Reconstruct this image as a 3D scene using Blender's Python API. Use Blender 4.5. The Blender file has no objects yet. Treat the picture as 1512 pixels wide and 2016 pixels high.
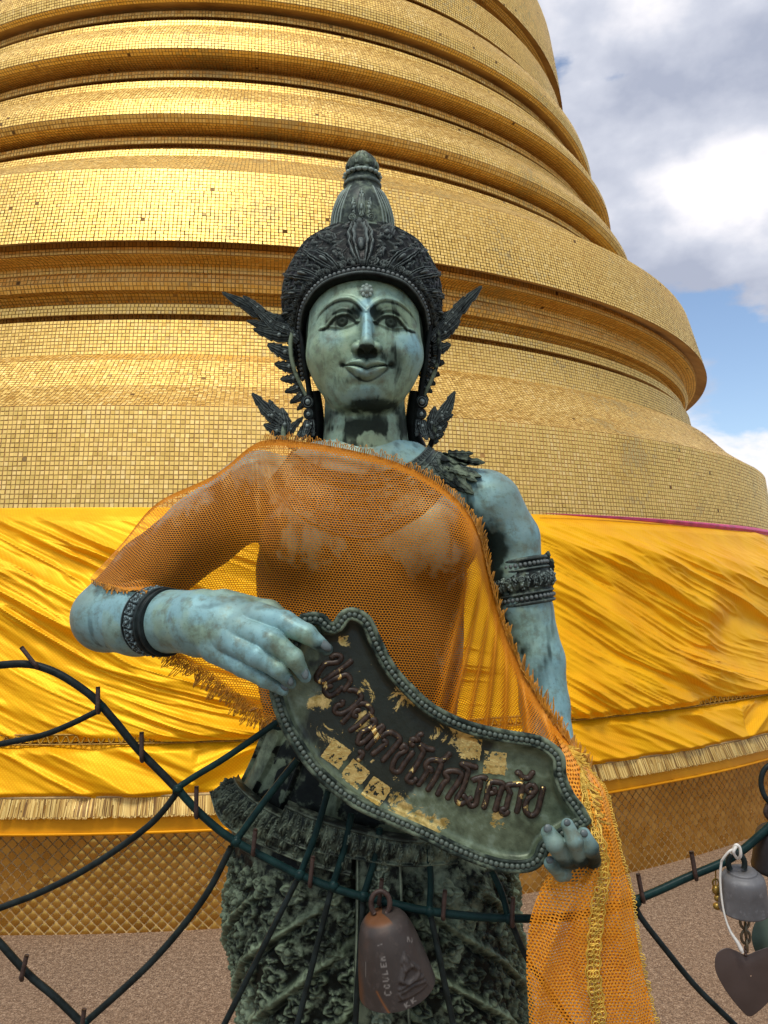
import bpy, math, random
import numpy as np
from mathutils import Vector, Matrix, Quaternion
random.seed(4); rng = np.random.default_rng(7)
SC = bpy.context.scene; COL = SC.collection
PI = math.pi

# ------------------------------------------------------------------ camera
FPX = 1500.0; PITCH = math.radians(5.21); ROLL = math.radians(-0.284); EYE = 1.6
cam_d = bpy.data.cameras.new('camera'); cam = bpy.data.objects.new('camera', cam_d); COL.objects.link(cam)
cam_d.sensor_fit = 'VERTICAL'; cam_d.sensor_height = 24.0; cam_d.lens = 24.0*FPX/2016.0
cam_d.clip_start = 0.05; cam_d.clip_end = 6000
cam.matrix_world = Matrix.Translation((0, 0, EYE)) @ Matrix.Rotation(PI/2+PITCH, 4, 'X') @ Matrix.Rotation(ROLL, 4, 'Z')
SC.camera = cam

# ------------------------------------------------------------------ sky and sun
SUN_EL = math.radians(64); SUN_AZ = math.radians(-158)   # azimuth from +Y, clockwise positive; behind the camera to the left
world = bpy.data.worlds.new('World'); SC.world = world; world.use_nodes = True
wn = world.node_tree; wn.nodes.clear()
def WN(t, **kw):
    n = wn.nodes.new(t)
    for a, b in kw.items(): setattr(n, a, b)
    return n
def wmath(op, a, b=None, clamp=False):
    n = WN('ShaderNodeMath', operation=op); n.use_clamp = clamp
    for i, v in enumerate((a, b)):
        if v is None: continue
        if isinstance(v, (int, float)): n.inputs[i].default_value = v
        else: wn.links.new(v, n.inputs[i])
    return n.outputs[0]
sky = WN('ShaderNodeTexSky', sky_type='NISHITA'); sky.sun_disc = False
sky.sun_elevation = SUN_EL; sky.sun_rotation = SUN_AZ; sky.altitude = 50; sky.air_density = 1.0; sky.dust_density = 1.2
bg1 = WN('ShaderNodeBackground'); bg1.inputs['Strength'].default_value = 0.15
wn.links.new(sky.outputs[0], bg1.inputs['Color'])
tc = WN('ShaderNodeTexCoord')
mp = WN('ShaderNodeMapping'); mp.inputs['Scale'].default_value = (1, 1, 1.9); mp.inputs['Location'].default_value = (10.8687, 7.9199, 5.3032)
wn.links.new(tc.outputs['Generated'], mp.inputs['Vector'])
nz = WN('ShaderNodeTexNoise'); nz.inputs['Scale'].default_value = 2.6; nz.inputs['Detail'].default_value = 12; nz.inputs['Roughness'].default_value = 0.52; nz.inputs['Distortion'].default_value = 0.25
wn.links.new(mp.outputs[0], nz.inputs['Vector'])
mp2 = WN('ShaderNodeMapping'); mp2.inputs['Scale'].default_value = (1, 1, 1.5); mp2.inputs['Location'].default_value = (7.3, 2.3, 4.1)
wn.links.new(tc.outputs['Generated'], mp2.inputs['Vector'])
nz2 = WN('ShaderNodeTexNoise'); nz2.inputs['Scale'].default_value = 4.2; nz2.inputs['Detail'].default_value = 9; nz2.inputs['Roughness'].default_value = 0.5
wn.links.new(mp2.outputs[0], nz2.inputs['Vector'])
sep = WN('ShaderNodeSeparateXYZ'); wn.links.new(tc.outputs['Generated'], sep.inputs[0])
# more cloud higher up, broken cloud and clear air near the horizon
elev = WN('ShaderNodeMapRange'); elev.inputs['From Min'].default_value = 0.14; elev.inputs['From Max'].default_value = 0.46
elev.inputs['To Min'].default_value = -0.115; elev.inputs['To Max'].default_value = 0.2
wn.links.new(sep.outputs[2], elev.inputs['Value'])
cov = WN('ShaderNodeMapRange', interpolation_type='SMOOTHSTEP'); cov.inputs['From Min'].default_value = 0.505; cov.inputs['From Max'].default_value = 0.55
haze_ = WN('ShaderNodeMapRange'); haze_.inputs['From Min'].default_value = 0.19; haze_.inputs['From Max'].default_value = 0.02; haze_.inputs['To Min'].default_value = 0.0; haze_.inputs['To Max'].default_value = 0.26
wn.links.new(sep.outputs[2], haze_.inputs['Value'])
wn.links.new(wmath('ADD', wmath('ADD', nz.outputs['Fac'], elev.outputs[0]), haze_.outputs[0]), cov.inputs['Value'])
ramp = WN('ShaderNodeValToRGB'); cr = ramp.color_ramp
cr.elements[0].position = 0.40; cr.elements[0].color = (0.44, 0.48, 0.60, 1)
cr.elements[1].position = 0.585; cr.elements[1].color = (1.0, 0.98, 1.02, 1)
e = cr.elements.new(0.5); e.color = (0.66, 0.69, 0.79, 1)
wn.links.new(nz2.outputs['Fac'], ramp.inputs[0])
bg2 = WN('ShaderNodeBackground'); bg2.inputs['Strength'].default_value = 0.86
wn.links.new(ramp.outputs[0], bg2.inputs['Color'])
mixs = WN('ShaderNodeMixShader'); wn.links.new(cov.outputs[0], mixs.inputs[0])
wn.links.new(bg1.outputs[0], mixs.inputs[1]); wn.links.new(bg2.outputs[0], mixs.inputs[2])
wo = WN('ShaderNodeOutputWorld'); wn.links.new(mixs.outputs[0], wo.inputs[0])

sd = bpy.data.lights.new('sun', 'SUN'); sd.energy = 2.0; sd.angle = math.radians(18); sd.color = (1.0, 0.96, 0.88)
sun = bpy.data.objects.new('sun', sd); COL.objects.link(sun)
sdir = Vector((math.sin(SUN_AZ)*math.cos(SUN_EL), math.cos(SUN_AZ)*math.cos(SUN_EL), math.sin(SUN_EL)))
sun.rotation_euler = sdir.to_track_quat('Z', 'Y').to_euler(); sun.location = (0, 0, 30)
SC.view_settings.view_transform = 'Standard'; SC.view_settings.look = 'None'
SC.view_settings.exposure = 0.27; SC.view_settings.gamma = 1.0; SC.view_settings.use_curve_mapping = False
SC.cycles.transparent_max_bounces = 16; SC.cycles.max_bounces = 8

# ------------------------------------------------------------------ helpers
_cr, _sr = math.cos(ROLL), math.sin(ROLL); _cp, _sp = math.cos(PITCH), math.sin(PITCH)
K = 1.6/1500.0     # one modelling unit of the statue in metres (about 1.07 mm)
def rays(px, py):
    px = np.asarray(px, float)-756; py = np.asarray(py, float)-1008
    u = _cr*px+_sr*py; v = -_sr*px+_cr*py
    a = u/FPX; b = np.ones_like(a); c = -v/FPX
    return np.stack([a, b*_cp-c*_sp, b*_sp+c*_cp], -1)
def W(px, py, dy=0.0):
    """statue units: where the sight line of a photo point meets the upright plane dy behind the statue's middle"""
    d = rays(px, py); t = (1500.0+np.asarray(dy, float))/d[..., 1]
    p = d*t[..., None]; p[..., 1] -= 1500.0
    return p
def toW(p):
    p = np.asarray(p, float)*K; p = p.copy(); p[..., 1] += 1.6; p[..., 2] += EYE
    return p
def shr(dy): return (1500.0+dy)/1500.0

def noise(p, seed=0):
    """value noise, p (...,2|3), returns 0..1"""
    p = np.asarray(p, float); i = np.floor(p).astype(np.int64); f = p-i; f = f*f*(3-2*f)
    d = p.shape[-1]; out = 0
    for c in range(2**d):
        w = 1.0; h = np.full(p.shape[:-1], seed*7919+13, np.int64)
        for a in range(d):
            b = (c >> a) & 1
            w = w*(f[..., a] if b else 1-f[..., a])
            h = (h ^ ((i[..., a]+b)*(73856093, 19349663, 83492791)[a]))*1274126177 & 0x7fffffff
            h = h ^ (h >> 13)
        out = out+w*((h*60493 & 0xffffff)/16777215.0)
    return out
def fbm(p, o=4, seed=0):
    p = np.asarray(p, float); s = 0; a = 0.5; t = 0
    for k in range(o): s = s+a*noise(p*2**k, seed+k); t += a; a *= .5
    return s/t
def sstep(a, b, x):
    t = np.clip((x-a)/(b-a), 0, 1); return t*t*(3-2*t)

def mesh_np(name, v, quads=None, tris=None, smooth=True):
    me = bpy.data.meshes.new(name); v = np.asarray(v, np.float32)
    fs = []; nq = 0 if quads is None else len(quads); nt = 0 if tris is None else len(tris)
    idx = np.concatenate([np.asarray(quads).ravel() if nq else np.zeros(0), np.asarray(tris).ravel() if nt else np.zeros(0)]).astype(np.int32)
    me.vertices.add(len(v)); me.vertices.foreach_set('co', v.ravel())
    me.loops.add(len(idx)); me.loops.foreach_set('vertex_index', idx)
    me.polygons.add(nq+nt)
    st = np.concatenate([np.arange(nq)*4, nq*4+np.arange(nt)*3]).astype(np.int32)
    me.polygons.foreach_set('loop_start', st)
    me.polygons.foreach_set('loop_total', np.concatenate([np.full(nq, 4), np.full(nt, 3)]).astype(np.int32))
    me.update(calc_edges=True); me.validate()
    if smooth: me.polygons.foreach_set('use_smooth', np.ones(len(me.polygons), bool))
    return me
def grid_quads(nu, nv, cu=False, cv=False):
    i = np.arange(nu if cu else nu-1)[:, None]; j = np.arange(nv if cv else nv-1)[None, :]
    a = i*nv+j; b = ((i+1) % nu)*nv+j; c = ((i+1) % nu)*nv+(j+1) % nv; d = i*nv+(j+1) % nv
    return np.stack([a, b, c, d], -1).reshape(-1, 4)
def cat(ms):
    vs = []; qs = []; n = 0
    for v, q in ms:
        v = np.asarray(v, float).reshape(-1, 3); vs.append(v); qs.append(np.asarray(q)+n); n += len(v)
    return np.concatenate(vs), np.concatenate(qs)
def link(name, me, mat=None, parent=None):
    o = bpy.data.objects.new(name, me); COL.objects.link(o)
    if mat is not None and me is not None and not me.materials: me.materials.append(mat)
    if parent is not None: o.parent = parent
    return o
def tag(o, label=None, cat_=None, group=None, kind=None):
    for k_, v_ in (('label', label), ('category', cat_), ('group', group), ('kind', kind)):
        if v_: o[k_] = v_
    return o
def thing(name, label, cat_, loc=(0, 0, 0), group=None):
    o = bpy.data.objects.new(name, None); o.empty_display_size = .1; COL.objects.link(o); o.location = loc
    return tag(o, label, cat_, group)
def part(name, v, q, mat, parent=None, smooth=True, attrs=None, uv=None, tris=None):
    """v in world coordinates; stored relative to the parent thing"""
    v = np.asarray(v, float).reshape(-1, 3)
    off = np.zeros(3); p = parent
    while p is not None: off += np.array(p.location); p = p.parent
    me = mesh_np(name, v-off, q, tris, smooth)
    if attrs:
        for n_, a_ in attrs.items():
            at = me.attributes.new(n_, 'FLOAT', 'POINT'); at.data.foreach_set('value', np.asarray(a_, np.float32).ravel())
    if uv is not None:
        l = me.uv_layers.new(name='UVMap'); li = np.zeros(len(me.loops), np.int32); me.loops.foreach_get('vertex_index', li)
        l.data.foreach_set('uv', np.asarray(uv, np.float32).reshape(-1, 2)[li].ravel())
    return link(name, me, mat, parent)
def catmull(pts, n=8, closed=False):
    P = np.asarray(pts, float); N = len(P)
    if N < 3: 
        t = np.linspace(0, 1, n+1)[:, None]; return P[0]*(1-t)+P[1]*t
    out = []
    rngi = range(N if closed else N-1)
    for i in rngi:
        if closed: a, b, c, d = P[(i-1) % N], P[i], P[(i+1) % N], P[(i+2) % N]
        else: a, b, c, d = P[max(i-1, 0)], P[i], P[i+1], P[min(i+2, N-1)]
        t = np.arange(n)[:, None]/n
        out.append(0.5*((2*b)+(-a+c)*t+(2*a-5*b+4*c-d)*t*t+(-a+3*b-3*c+d)*t**3))
    if not closed: out.append(P[-1:])
    return np.concatenate(out)
def resample(P, n=None, step=None, closed=False):
    P = np.asarray(P, float)
    if closed: P = np.concatenate([P, P[:1]])
    L = np.concatenate([[0], np.cumsum(np.linalg.norm(np.diff(P, axis=0), axis=1))])
    if n is None: n = max(2, int(round(L[-1]/step)))
    s = np.linspace(0, L[-1], n+1)[:-1] if closed else np.linspace(0, L[-1], n)
    return np.stack([np.interp(s, L, P[:, k]) for k in range(P.shape[1])], -1)
def tube(P, r, sides=8, closed=False, caps=True, flat=1.0, up=None):
    """swept tube along P (n,3); r scalar or (n,)"""
    P = np.asarray(P, float); n = len(P); r = np.broadcast_to(np.asarray(r, float), (n,))
    T = np.zeros_like(P)
    if closed: T = np.roll(P, -1, 0)-np.roll(P, 1, 0)
    else: T[1:-1] = P[2:]-P[:-2]; T[0] = P[1]-P[0]; T[-1] = P[-1]-P[-2]
    T /= np.linalg.norm(T, axis=1)[:, None]+1e-12
    if up is not None:
        U = np.asarray(up, float)+np.zeros_like(P); N1 = U-(U*T).sum(1)[:, None]*T
    else:
        N1 = np.zeros_like(P); v = np.array([0, 0, 1.]) if abs(T[0, 2]) < .9 else np.array([1., 0, 0])
        for i in range(n):
            v = v-np.dot(v, T[i])*T[i]; v /= np.linalg.norm(v)+1e-12; N1[i] = v
    N1 /= np.linalg.norm(N1, axis=1)[:, None]+1e-12
    N2 = np.cross(T, N1); a = np.arange(sides)*2*PI/sides
    V = P[:, None]+r[:, None, None]*(np.cos(a)[None, :, None]*N1[:, None]*flat+np.sin(a)[None, :, None]*N2[:, None])
    V = V.reshape(-1, 3); Q = grid_quads(n, sides, closed, True)
    if caps and not closed:
        V = np.concatenate([V, P[:1], P[-1:]]); i = np.arange(sides); j = (i+1) % sides; b = (n-1)*sides
        Q = np.concatenate([Q, np.stack([np.full(sides, n*sides), j, i, i], -1)[:, [0, 1, 2, 2]], np.stack([np.full(sides, n*sides+1), b+i, b+j, b+j], -1)])
    return V, Q
def fixq(Q):
    Q = np.asarray(Q); d = Q[:, 2] == Q[:, 3]; return Q[~d], Q[d][:, :3]
def tpart(name, ms, mat, parent=None, **kw):
    v, q = cat(ms) if isinstance(ms, list) else ms
    q, t = fixq(q); return part(name, v, q, mat, parent, tris=t, **kw)
def uvsphere(c, r, n=10, m=7):
    c = np.asarray(c, float); th = np.linspace(0, PI, m); ph = np.arange(n)*2*PI/n
    r = np.broadcast_to(np.asarray(r, float), (3,))
    V = np.stack([np.sin(th)[:, None]*np.cos(ph), np.sin(th)[:, None]*np.sin(ph), np.cos(th)[:, None]+0*ph], -1)*r+c
    return V.reshape(-1, 3), grid_quads(m, n, False, True)

# ------------------------------------------------------------------ materials
def mat_base(name):
    m = bpy.data.materials.new(name); m.use_nodes = True; nt = m.node_tree
    b = nt.nodes['Principled BSDF']
    return m, nt, b
class NT:
    def __init__(s, nt): s.nt = nt
    def n(s, t, **kw):
        x = s.nt.nodes.new(t)
        for a, b in kw.items(): setattr(x, a, b)
        return x
    def l(s, a, b): s.nt.links.new(a, b)
    def m(s, op, a, b=None, c=None, clamp=False):
        x = s.n('ShaderNodeMath', operation=op); x.use_clamp = clamp
        for i, v in enumerate((a, b, c)):
            if v is None: continue
            if isinstance(v, (int, float)): x.inputs[i].default_value = v
            else: s.l(v, x.inputs[i])
        return x.outputs[0]
    def coord(s, which='Object'):
        return s.n('ShaderNodeTexCoord').outputs[which]
    def noise(s, scale, detail=4, rough=.5, vec=None, dist=0, out='Fac'):
        x = s.n('ShaderNodeTexNoise'); x.inputs['Scale'].default_value = scale; x.inputs['Detail'].default_value = detail
        x.inputs['Roughness'].default_value = rough; x.inputs['Distortion'].default_value = dist
        s.l(vec if vec is not None else s.coord(), x.inputs['Vector']); return x.outputs[out]
    def ramp(s, f, stops, interp='LINEAR'):
        x = s.n('ShaderNodeValToRGB'); cr = x.color_ramp; cr.interpolation = interp
        while len(cr.elements) < len(stops): cr.elements.new(0.5)
        for e, (p, c) in zip(cr.elements, stops):
            e.position = p; e.color = (*c, 1) if not isinstance(c, (int, float)) else (c, c, c, 1)
        s.l(f, x.inputs[0]); return x.outputs[0]
    def mr(s, v, a, b, c=0, d=1, smooth=False):
        x = s.n('ShaderNodeMapRange'); x.clamp = True
        if smooth: x.interpolation_type = 'SMOOTHSTEP'
        for i, k in zip((1, 2, 3, 4), (a, b, c, d)): x.inputs[i].default_value = k
        s.l(v, x.inputs[0]); return x.outputs[0]
    def mix(s, f, a, b, blend='MIX'):
        x = s.n('ShaderNodeMix', data_type='RGBA', blend_type=blend)
        for i, v in ((0, f), (6, a), (7, b)):
            if isinstance(v, (int, float)): x.inputs[i].default_value = v
            elif isinstance(v, tuple): x.inputs[i].default_value = (*v, 1)
            else: s.l(v, x.inputs[i])
        return x.outputs[2]
    def attr(s, name): return s.n('ShaderNodeAttribute', attribute_name=name).outputs['Fac']
    def bump(s, h, strength, dist, bsdf, normal=None):
        x = s.n('ShaderNodeBump'); x.inputs['Strength'].default_value = strength; x.inputs['Distance'].default_value = dist
        s.l(h, x.inputs['Height'])
        if normal is not None: s.l(normal, x.inputs['Normal'])
        s.l(x.outputs[0], bsdf.inputs['Normal']); return x.outputs[0]
# ------------------------------------------------------------------ setting materials
def make_gold_tile():
    m, nt, b = mat_base('gold_mosaic_tile'); N = NT(nt)
    g = N.n('ShaderNodeNewGeometry')
    r = g.outputs['Random Per Island']
    patch = N.noise(1.6, 5, .6)
    f = N.m('ADD', N.m('MULTIPLY', r, .6), N.m('MULTIPLY', patch, .5))
    c = N.ramp(f, [(0.1, (.70, .39, .08)), (0.35, (.94, .63, .17)), (.75, (.98, .70, .23)), (1.0, (1.0, .80, .38))])
    dk = N.mr(r, 0.9975, 0.9985); c = N.mix(dk, c, (.20, .12, .045)); c = N.mix(N.mr(N.m('ADD', N.noise(.9, 6, .7), N.m('MULTIPLY', r, .12)), .66, .72, 0, .7), c, (.62, .47, .20))
    N.l(c, b.inputs['Base Color']); b.inputs['Metallic'].default_value = .93
    fine = N.noise(60, 3, .6)
    N.l(N.m('ADD', N.mr(r, 0, 1, .40, .58), N.m('MULTIPLY', fine, .08)), b.inputs['Roughness'])
    return m
GOLD = make_gold_tile()
def make_grout():
    m, nt, b = mat_base('tile_grout'); N = NT(nt)
    c = N.ramp(N.noise(3, 6, .65), [(.3, (.30, .145, .03)), (.6, (.50, .28, .075)), (.8, (.60, .38, .14))])
    N.l(c, b.inputs['Base Color']); b.inputs['Roughness'].default_value = .75; return m
GROUT = make_grout()
def make_grout2():
    m, nt, b = mat_base('pale_gold_grout'); N = NT(nt)
    c = N.ramp(N.noise(5, 5, .6), [(.3, (.66, .42, .14)), (.7, (.86, .62, .28))])
    N.l(c, b.inputs['Base Color']); b.inputs['Roughness'].default_value = .6; return m
GROUT2 = make_grout2()
def make_base_tile():
    m, nt, b = mat_base('amber_gold_tile'); N = NT(nt)
    g = N.n('ShaderNodeNewGeometry'); o = N.n('ShaderNodeObjectInfo')
    r = N.m('FRACT', N.m('ADD', g.outputs['Random Per Island'], o.outputs['Random']))
    p = N.n('ShaderNodeNewGeometry').outputs['Position']
    f = N.m('ADD', N.m('MULTIPLY', r, .14), N.m('MULTIPLY', N.noise(2.2, 4, .6, vec=p), .85))
    c = N.ramp(f, [(0.2, (.34, .175, .03)), (0.5, (.58, .32, .06)), (.85, (.84, .54, .16))])
    N.l(c, b.inputs['Base Color']); b.inputs['Metallic'].default_value = .85
    N.l(N.mr(r, 0, 1, .22, .42), b.inputs['Roughness']); return m
BTILE = make_base_tile()

def make_carpet():
    m, nt, b = mat_base('brown_carpet'); N = NT(nt); o = N.coord('Object')
    n1 = N.noise(150, 3, .75, vec=o); n2 = N.noise(48, 4, .75, vec=o); n3 = N.noise(1.3, 4, .6, vec=o)
    f = N.m('ADD', N.m('MULTIPLY', n1, .6), N.m('MULTIPLY', n2, .4))
    c = N.ramp(f, [(.38, (.07, .040, .028)), (.5, (.28, .175, .10)), (.62, (.72, .52, .35))])
    c = N.mix(N.mr(n3, .3, .7, 0, .4), c, (.19, .115, .065))
    N.l(c, b.inputs['Base Color']); b.inputs['Roughness'].default_value = .95
    N.bump(f, .9, .02, b); return m
CARPET = make_carpet()
def simple(name, col, rough=.5, metal=0.0, var=.25, scale=20, bump=0, bscale=None, col2=None):
    m, nt, b = mat_base(name); N = NT(nt)
    n = N.noise(scale, 5, .6)
    c2 = col2 if col2 else tuple(x*(1-var) for x in col)
    N.l(N.mix(N.mr(n, .35, .65), c2, col), b.inputs['Base Color'])
    N.l(N.mr(n, .3, .7, rough*.8, min(1, rough*1.2)), b.inputs['Roughness']); b.inputs['Metallic'].default_value = metal
    if bump: N.bump(N.noise(bscale or scale*3, 4, .6), bump, .004, b)
    return m

# ------------------------------------------------------------------ ground
CX, CY = -1.665, 10.37
th = np.linspace(0, 2*PI, 161)[:-1]
rr = np.array([0, 3, 6, 8, 10, 12, 14, 16.0])
v = np.stack([CX+rr[:, None]*np.cos(th), CY+rr[:, None]*np.sin(th), 0*rr[:, None]+0*th], -1)
terrace = part('terrace_floor', v, grid_quads(len(rr), 160, False, True), CARPET); tag(terrace, kind='structure')
tw = [(16.0, 0.0), (16.0, 1.0), (16.25, 1.0), (16.25, -30.0)]
v = np.stack([np.stack([CX+r_*np.cos(th), CY+r_*np.sin(th), np.full_like(th, z_)], -1) for r_, z_ in tw])
tag(part('terrace_parapet', v, grid_quads(4, 160, False, True), simple('white_plaster', (.62, .6, .56), .8, bump=.2)), 'low white plaster parapet ringing the outer edge of the terrace', 'parapet wall')
gm = simple('city_ground', (.16, .17, .13), .9, var=.5, scale=.05)
v = np.array([[-3000, -3000, -30], [3000, -3000, -30], [3000, 3000, -30], [-3000, 3000, -30.]])
tag(part('ground', v, [[0, 1, 2, 3]], gm, smooth=False), kind='structure')

# ------------------------------------------------------------------ golden stupa
def hit(px, py, R):
    d = rays(px, py); a = d[0]**2+d[1]**2; b = -2*(d[0]*CX+d[1]*CY); c = CX*CX+CY*CY-R*R
    t = (-b-math.sqrt(b*b-4*a*c))/(2*a); return d*t
PROF = [(-420, 3.74), (-340, 3.88), (-330, 4.02), (-250, 4.09), (-192, 4.13), (-190, 4.03), (-172, 3.97), (-160, 3.97), (-150, 4.05), (-148, 4.12), (-82, 4.17), (-80, 4.08), (-74, 4.08), (-73, 4.22), (-66, 4.32), (-50, 4.42), (-30, 4.46), (-8, 4.455), (4, 4.41), (12, 4.34), (20, 4.26), (21, 4.35), (33, 4.36), (34, 4.25), (39, 4.25), (40, 4.42), (50, 4.43),
 (58, 4.53), (67, 4.61), (80, 4.66), (95, 4.67), (108, 4.62), (122, 4.53), (136, 4.43), (139, 4.52), (152, 4.53), (153, 4.43), (158, 4.43), (159, 4.58), (172, 4.60),
 (182, 4.73), (194, 4.83), (208, 4.88), (224, 4.895), (241, 4.86), (255, 4.78), (267, 4.68), (270, 4.77), (283, 4.78), (285, 4.68), (291, 4.68), (294, 4.87), (307, 4.90),
 (318, 5.12), (330, 5.42), (333, 5.50), (475, 5.65), (476, 5.46), (487, 5.46), (487.6, 5.54), (500, 5.54), (512, 5.44), (524, 5.38), (537, 5.38), (540, 5.43), (555, 5.45), (572, 5.42), (578, 5.34), (597, 5.28), (599, 5.40), (619, 5.41), (620, 5.29), (629, 5.29), (630, 5.46),
 (698, 5.50), (699, 5.58), (710, 5.70), (735, 5.80), (760, 5.90), (780, 6.02), (796, 6.13), (800, 6.16), (1000, 6.22)]
prof = [(R, hit(370, y, R)[2]+EYE) for y, R in PROF]
top = prof[0]
prof = [(.12, top[1]+15), (.5, top[1]+9), (1.2, top[1]+5.5), (1.3, top[1]+4.6), (2.2, top[1]+3.6), (3.0, top[1]+2.2), (3.5, top[1]+.9)]+prof
prof.append((6.24, 1.55)); prof.append((6.5, .9)); prof.append((6.70, .75)); prof.append((6.73, 0.0))
prof = np.array(prof)
stupa = thing('golden_stupa', 'huge round gold mosaic stupa rising in moulded rings behind the statue', 'stupa', (CX, CY, 0))
AZC = math.atan2(-CY, -CX)    # direction from the axis to the camera
na = 360
az = AZC+np.linspace(-PI, PI, na+1)[:-1]
up_ = prof[:-2]
v = np.stack([CX+up_[:, 0][:, None]*np.cos(az), CY+up_[:, 0][:, None]*np.sin(az), up_[:, 1][:, None]+0*az], -1)
core = part('tower_core', v, grid_quads(len(up_), na, False, True)[:, ::-1], GROUT, stupa, smooth=False)
low = np.array([(6.5, .9), (6.70, .75), (6.73, -.02)])
v = np.stack([CX+low[:, 0][:, None]*np.cos(az), CY+low[:, 0][:, None]*np.sin(az), low[:, 1][:, None]+0*az], -1)
part('base_wall', v, grid_quads(3, na, False, True)[:, ::-1], GROUT2, stupa)

# mosaic: rows of small tiles following the moulding
PT = 0.0262
seg = prof[6:-3]                     # down to the top of the cloth
TV = []; nrow = 0
for i in range(len(seg)-1):
    p0, p1 = seg[i], seg[i+1]; L = np.linalg.norm(p1-p0)
    n = max(1, int(round(L/PT)))
    if L < .010: continue
    t = (p1-p0)/L; nrm = np.array([-t[1], t[0]])       # outward
    if nrm[0] < 0 and abs(t[1]) > .2: nrm = -nrm
    if abs(t[1]) <= .2: nrm = np.array([0, 1.]) if p1[0] > p0[0] else np.array([0, -1.])
    for j in range(n):
        a0 = p0+(p1-p0)*(j/n); a1 = p0+(p1-p0)*((j+1)/n); R = (a0[0]+a1[0])/2
        m_ = 2*int(round(R*1.68/PT/9)*9); da = 3.36/m_; am = AZC+(np.arange(m_)-m_/2)*da
        am = am+rng.normal(0, .0009/R, m_)+0.25*PT/R*(fbm(np.stack([am*2.2, np.full(m_, nrow*.021)], -1), 2, 5)-.5)
        hw = da/2*(.80+rng.uniform(-.05, .05, m_)); hl = np.full(m_, min(.405, .5-.0026/(L/n)))+rng.uniform(-.03, .03, m_)
        drop = rng.random(m_) < .0003
        c = (a0+a1)/2; d = a1-a0
        til = rng.normal(0, .018, (m_, 2)); off = .003+rng.normal(0, .0005, m_)
        wav = .030*(fbm(np.stack([am*1.6, np.full(m_, nrow*.035)], -1), 3, 9)-.5)
        wz = .045*(fbm(np.stack([am*3.1, np.full(m_, nrow*.07)], -1), 3, 19)-.5)
        cs = []
        for su, sv in ((-1, -1), (1, -1), (1, 1), (-1, 1)):
            aa = am+su*hw; q = c[None]+sv*hl[:, None]*d[None]
            o = off+(til[:, 0]+wav)*su*hw*R+(til[:, 1]+wz)*sv*hl*np.linalg.norm(d)
            q = q+o[:, None]*nrm[None]
            cs.append(np.stack([CX+q[:, 0]*np.cos(aa), CY+q[:, 0]*np.sin(aa), q[:, 1]], -1))
        q = np.stack(cs, 1)[~drop]; TV.append(q); nrow += 1
TV = np.concatenate(TV); nT = len(TV)
tag(part('mosaic_tiles', TV.reshape(-1, 3), np.arange(nT*4).reshape(-1, 4), GOLD, stupa, smooth=False), kind='stuff')

# diamond tiles low on the base wall: the 300 that show largest are single parts
PD = 0.0375; RB = 6.73
nu_ = int(2*2.1*RB/2/(PD*.70711)); rows = int(.56/(PD*.70711))
cands = []
for i in range(-nu_//2, nu_//2):
    for j in range(rows+1):
        if (i+j) % 2: continue
        s = i*PD*.70711; z = .004+j*PD*.70711
        a = AZC+.12+s/RB
        cands.append((a, z, math.hypot(CX+RB*math.cos(a), CY+RB*math.sin(a))))
cands = np.array(cands)
inview = np.abs((CX+RB*np.cos(cands[:, 0]))/(CY+RB*np.sin(cands[:, 0]))) < .5
occ = ((CX+RB*np.cos(cands[:, 0]))/(CY+RB*np.sin(cands[:, 0]))*1500+756)
inview &= (occ < 440) | (occ > 1260)
order = np.argsort(cands[:, 2]+np.where(inview, 0, 50)+.4*cands[:, 1])
hd = PD*.5*.90*1.0
def tile_me(jx):
    a = hd*1.0; b_ = a*.86; t_ = .0018
    V = [(0, 0, -a), (a, 0, 0), (0, 0, a), (-a, 0, 0)]; V2 = [(0, -t_, -b_), (b_, -t_+jx, 0), (0, -t_, b_), (-b_, -t_-jx, 0)]
    return mesh_np('tile', V+V2, [[4, 5, 6, 7], [0, 1, 5, 4], [1, 2, 6, 5], [2, 3, 7, 6], [3, 0, 4, 7]], smooth=False)
hd = PD*.70711*.86
tms = [tile_me(j) for j in (-.0010, -.0005, 0, .0004, .0009)]
for t_ in tms: t_.materials.append(BTILE)
for k_, ix in enumerate(order[:300]):
    a, z, _ = cands[ix]; o = bpy.data.objects.new('tile', tms[k_ % 5]); COL.objects.link(o); o.parent = stupa
    o.location = ((RB+.001)*math.cos(a), (RB+.001)*math.sin(a), z+0.0)
    o.rotation_euler = (random.gauss(0, .012), random.gauss(0, .01), a+PI/2)
rest = cands[order[300:]]; n = len(rest)
base = np.array([(0, 0, -1), (1, 0, 0), (0, 0, 1), (-1, 0, 0)])*hd
ca, sa = np.cos(rest[:, 0]+PI/2), np.sin(rest[:, 0]+PI/2)
tl = rng.normal(0, .015, (n, 2))
yy = -.002+base[None, :, 0]*tl[:, :1]+base[None, :, 2]*tl[:, 1:]
X = base[None, :, 0]*ca[:, None]-yy*sa[:, None]+CX+RB*np.cos(rest[:, 0])[:, None]
Y = base[None, :, 0]*sa[:, None]+yy*ca[:, None]+CY+RB*np.sin(rest[:, 0])[:, None]
Z = base[None, :, 2]+rest[:, 1][:, None]
tag(part('base_tiles', np.stack([X, Y, Z], -1).reshape(-1, 3), np.arange(n*4).reshape(-1, 4), BTILE, stupa, smooth=False), kind='stuff')

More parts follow.
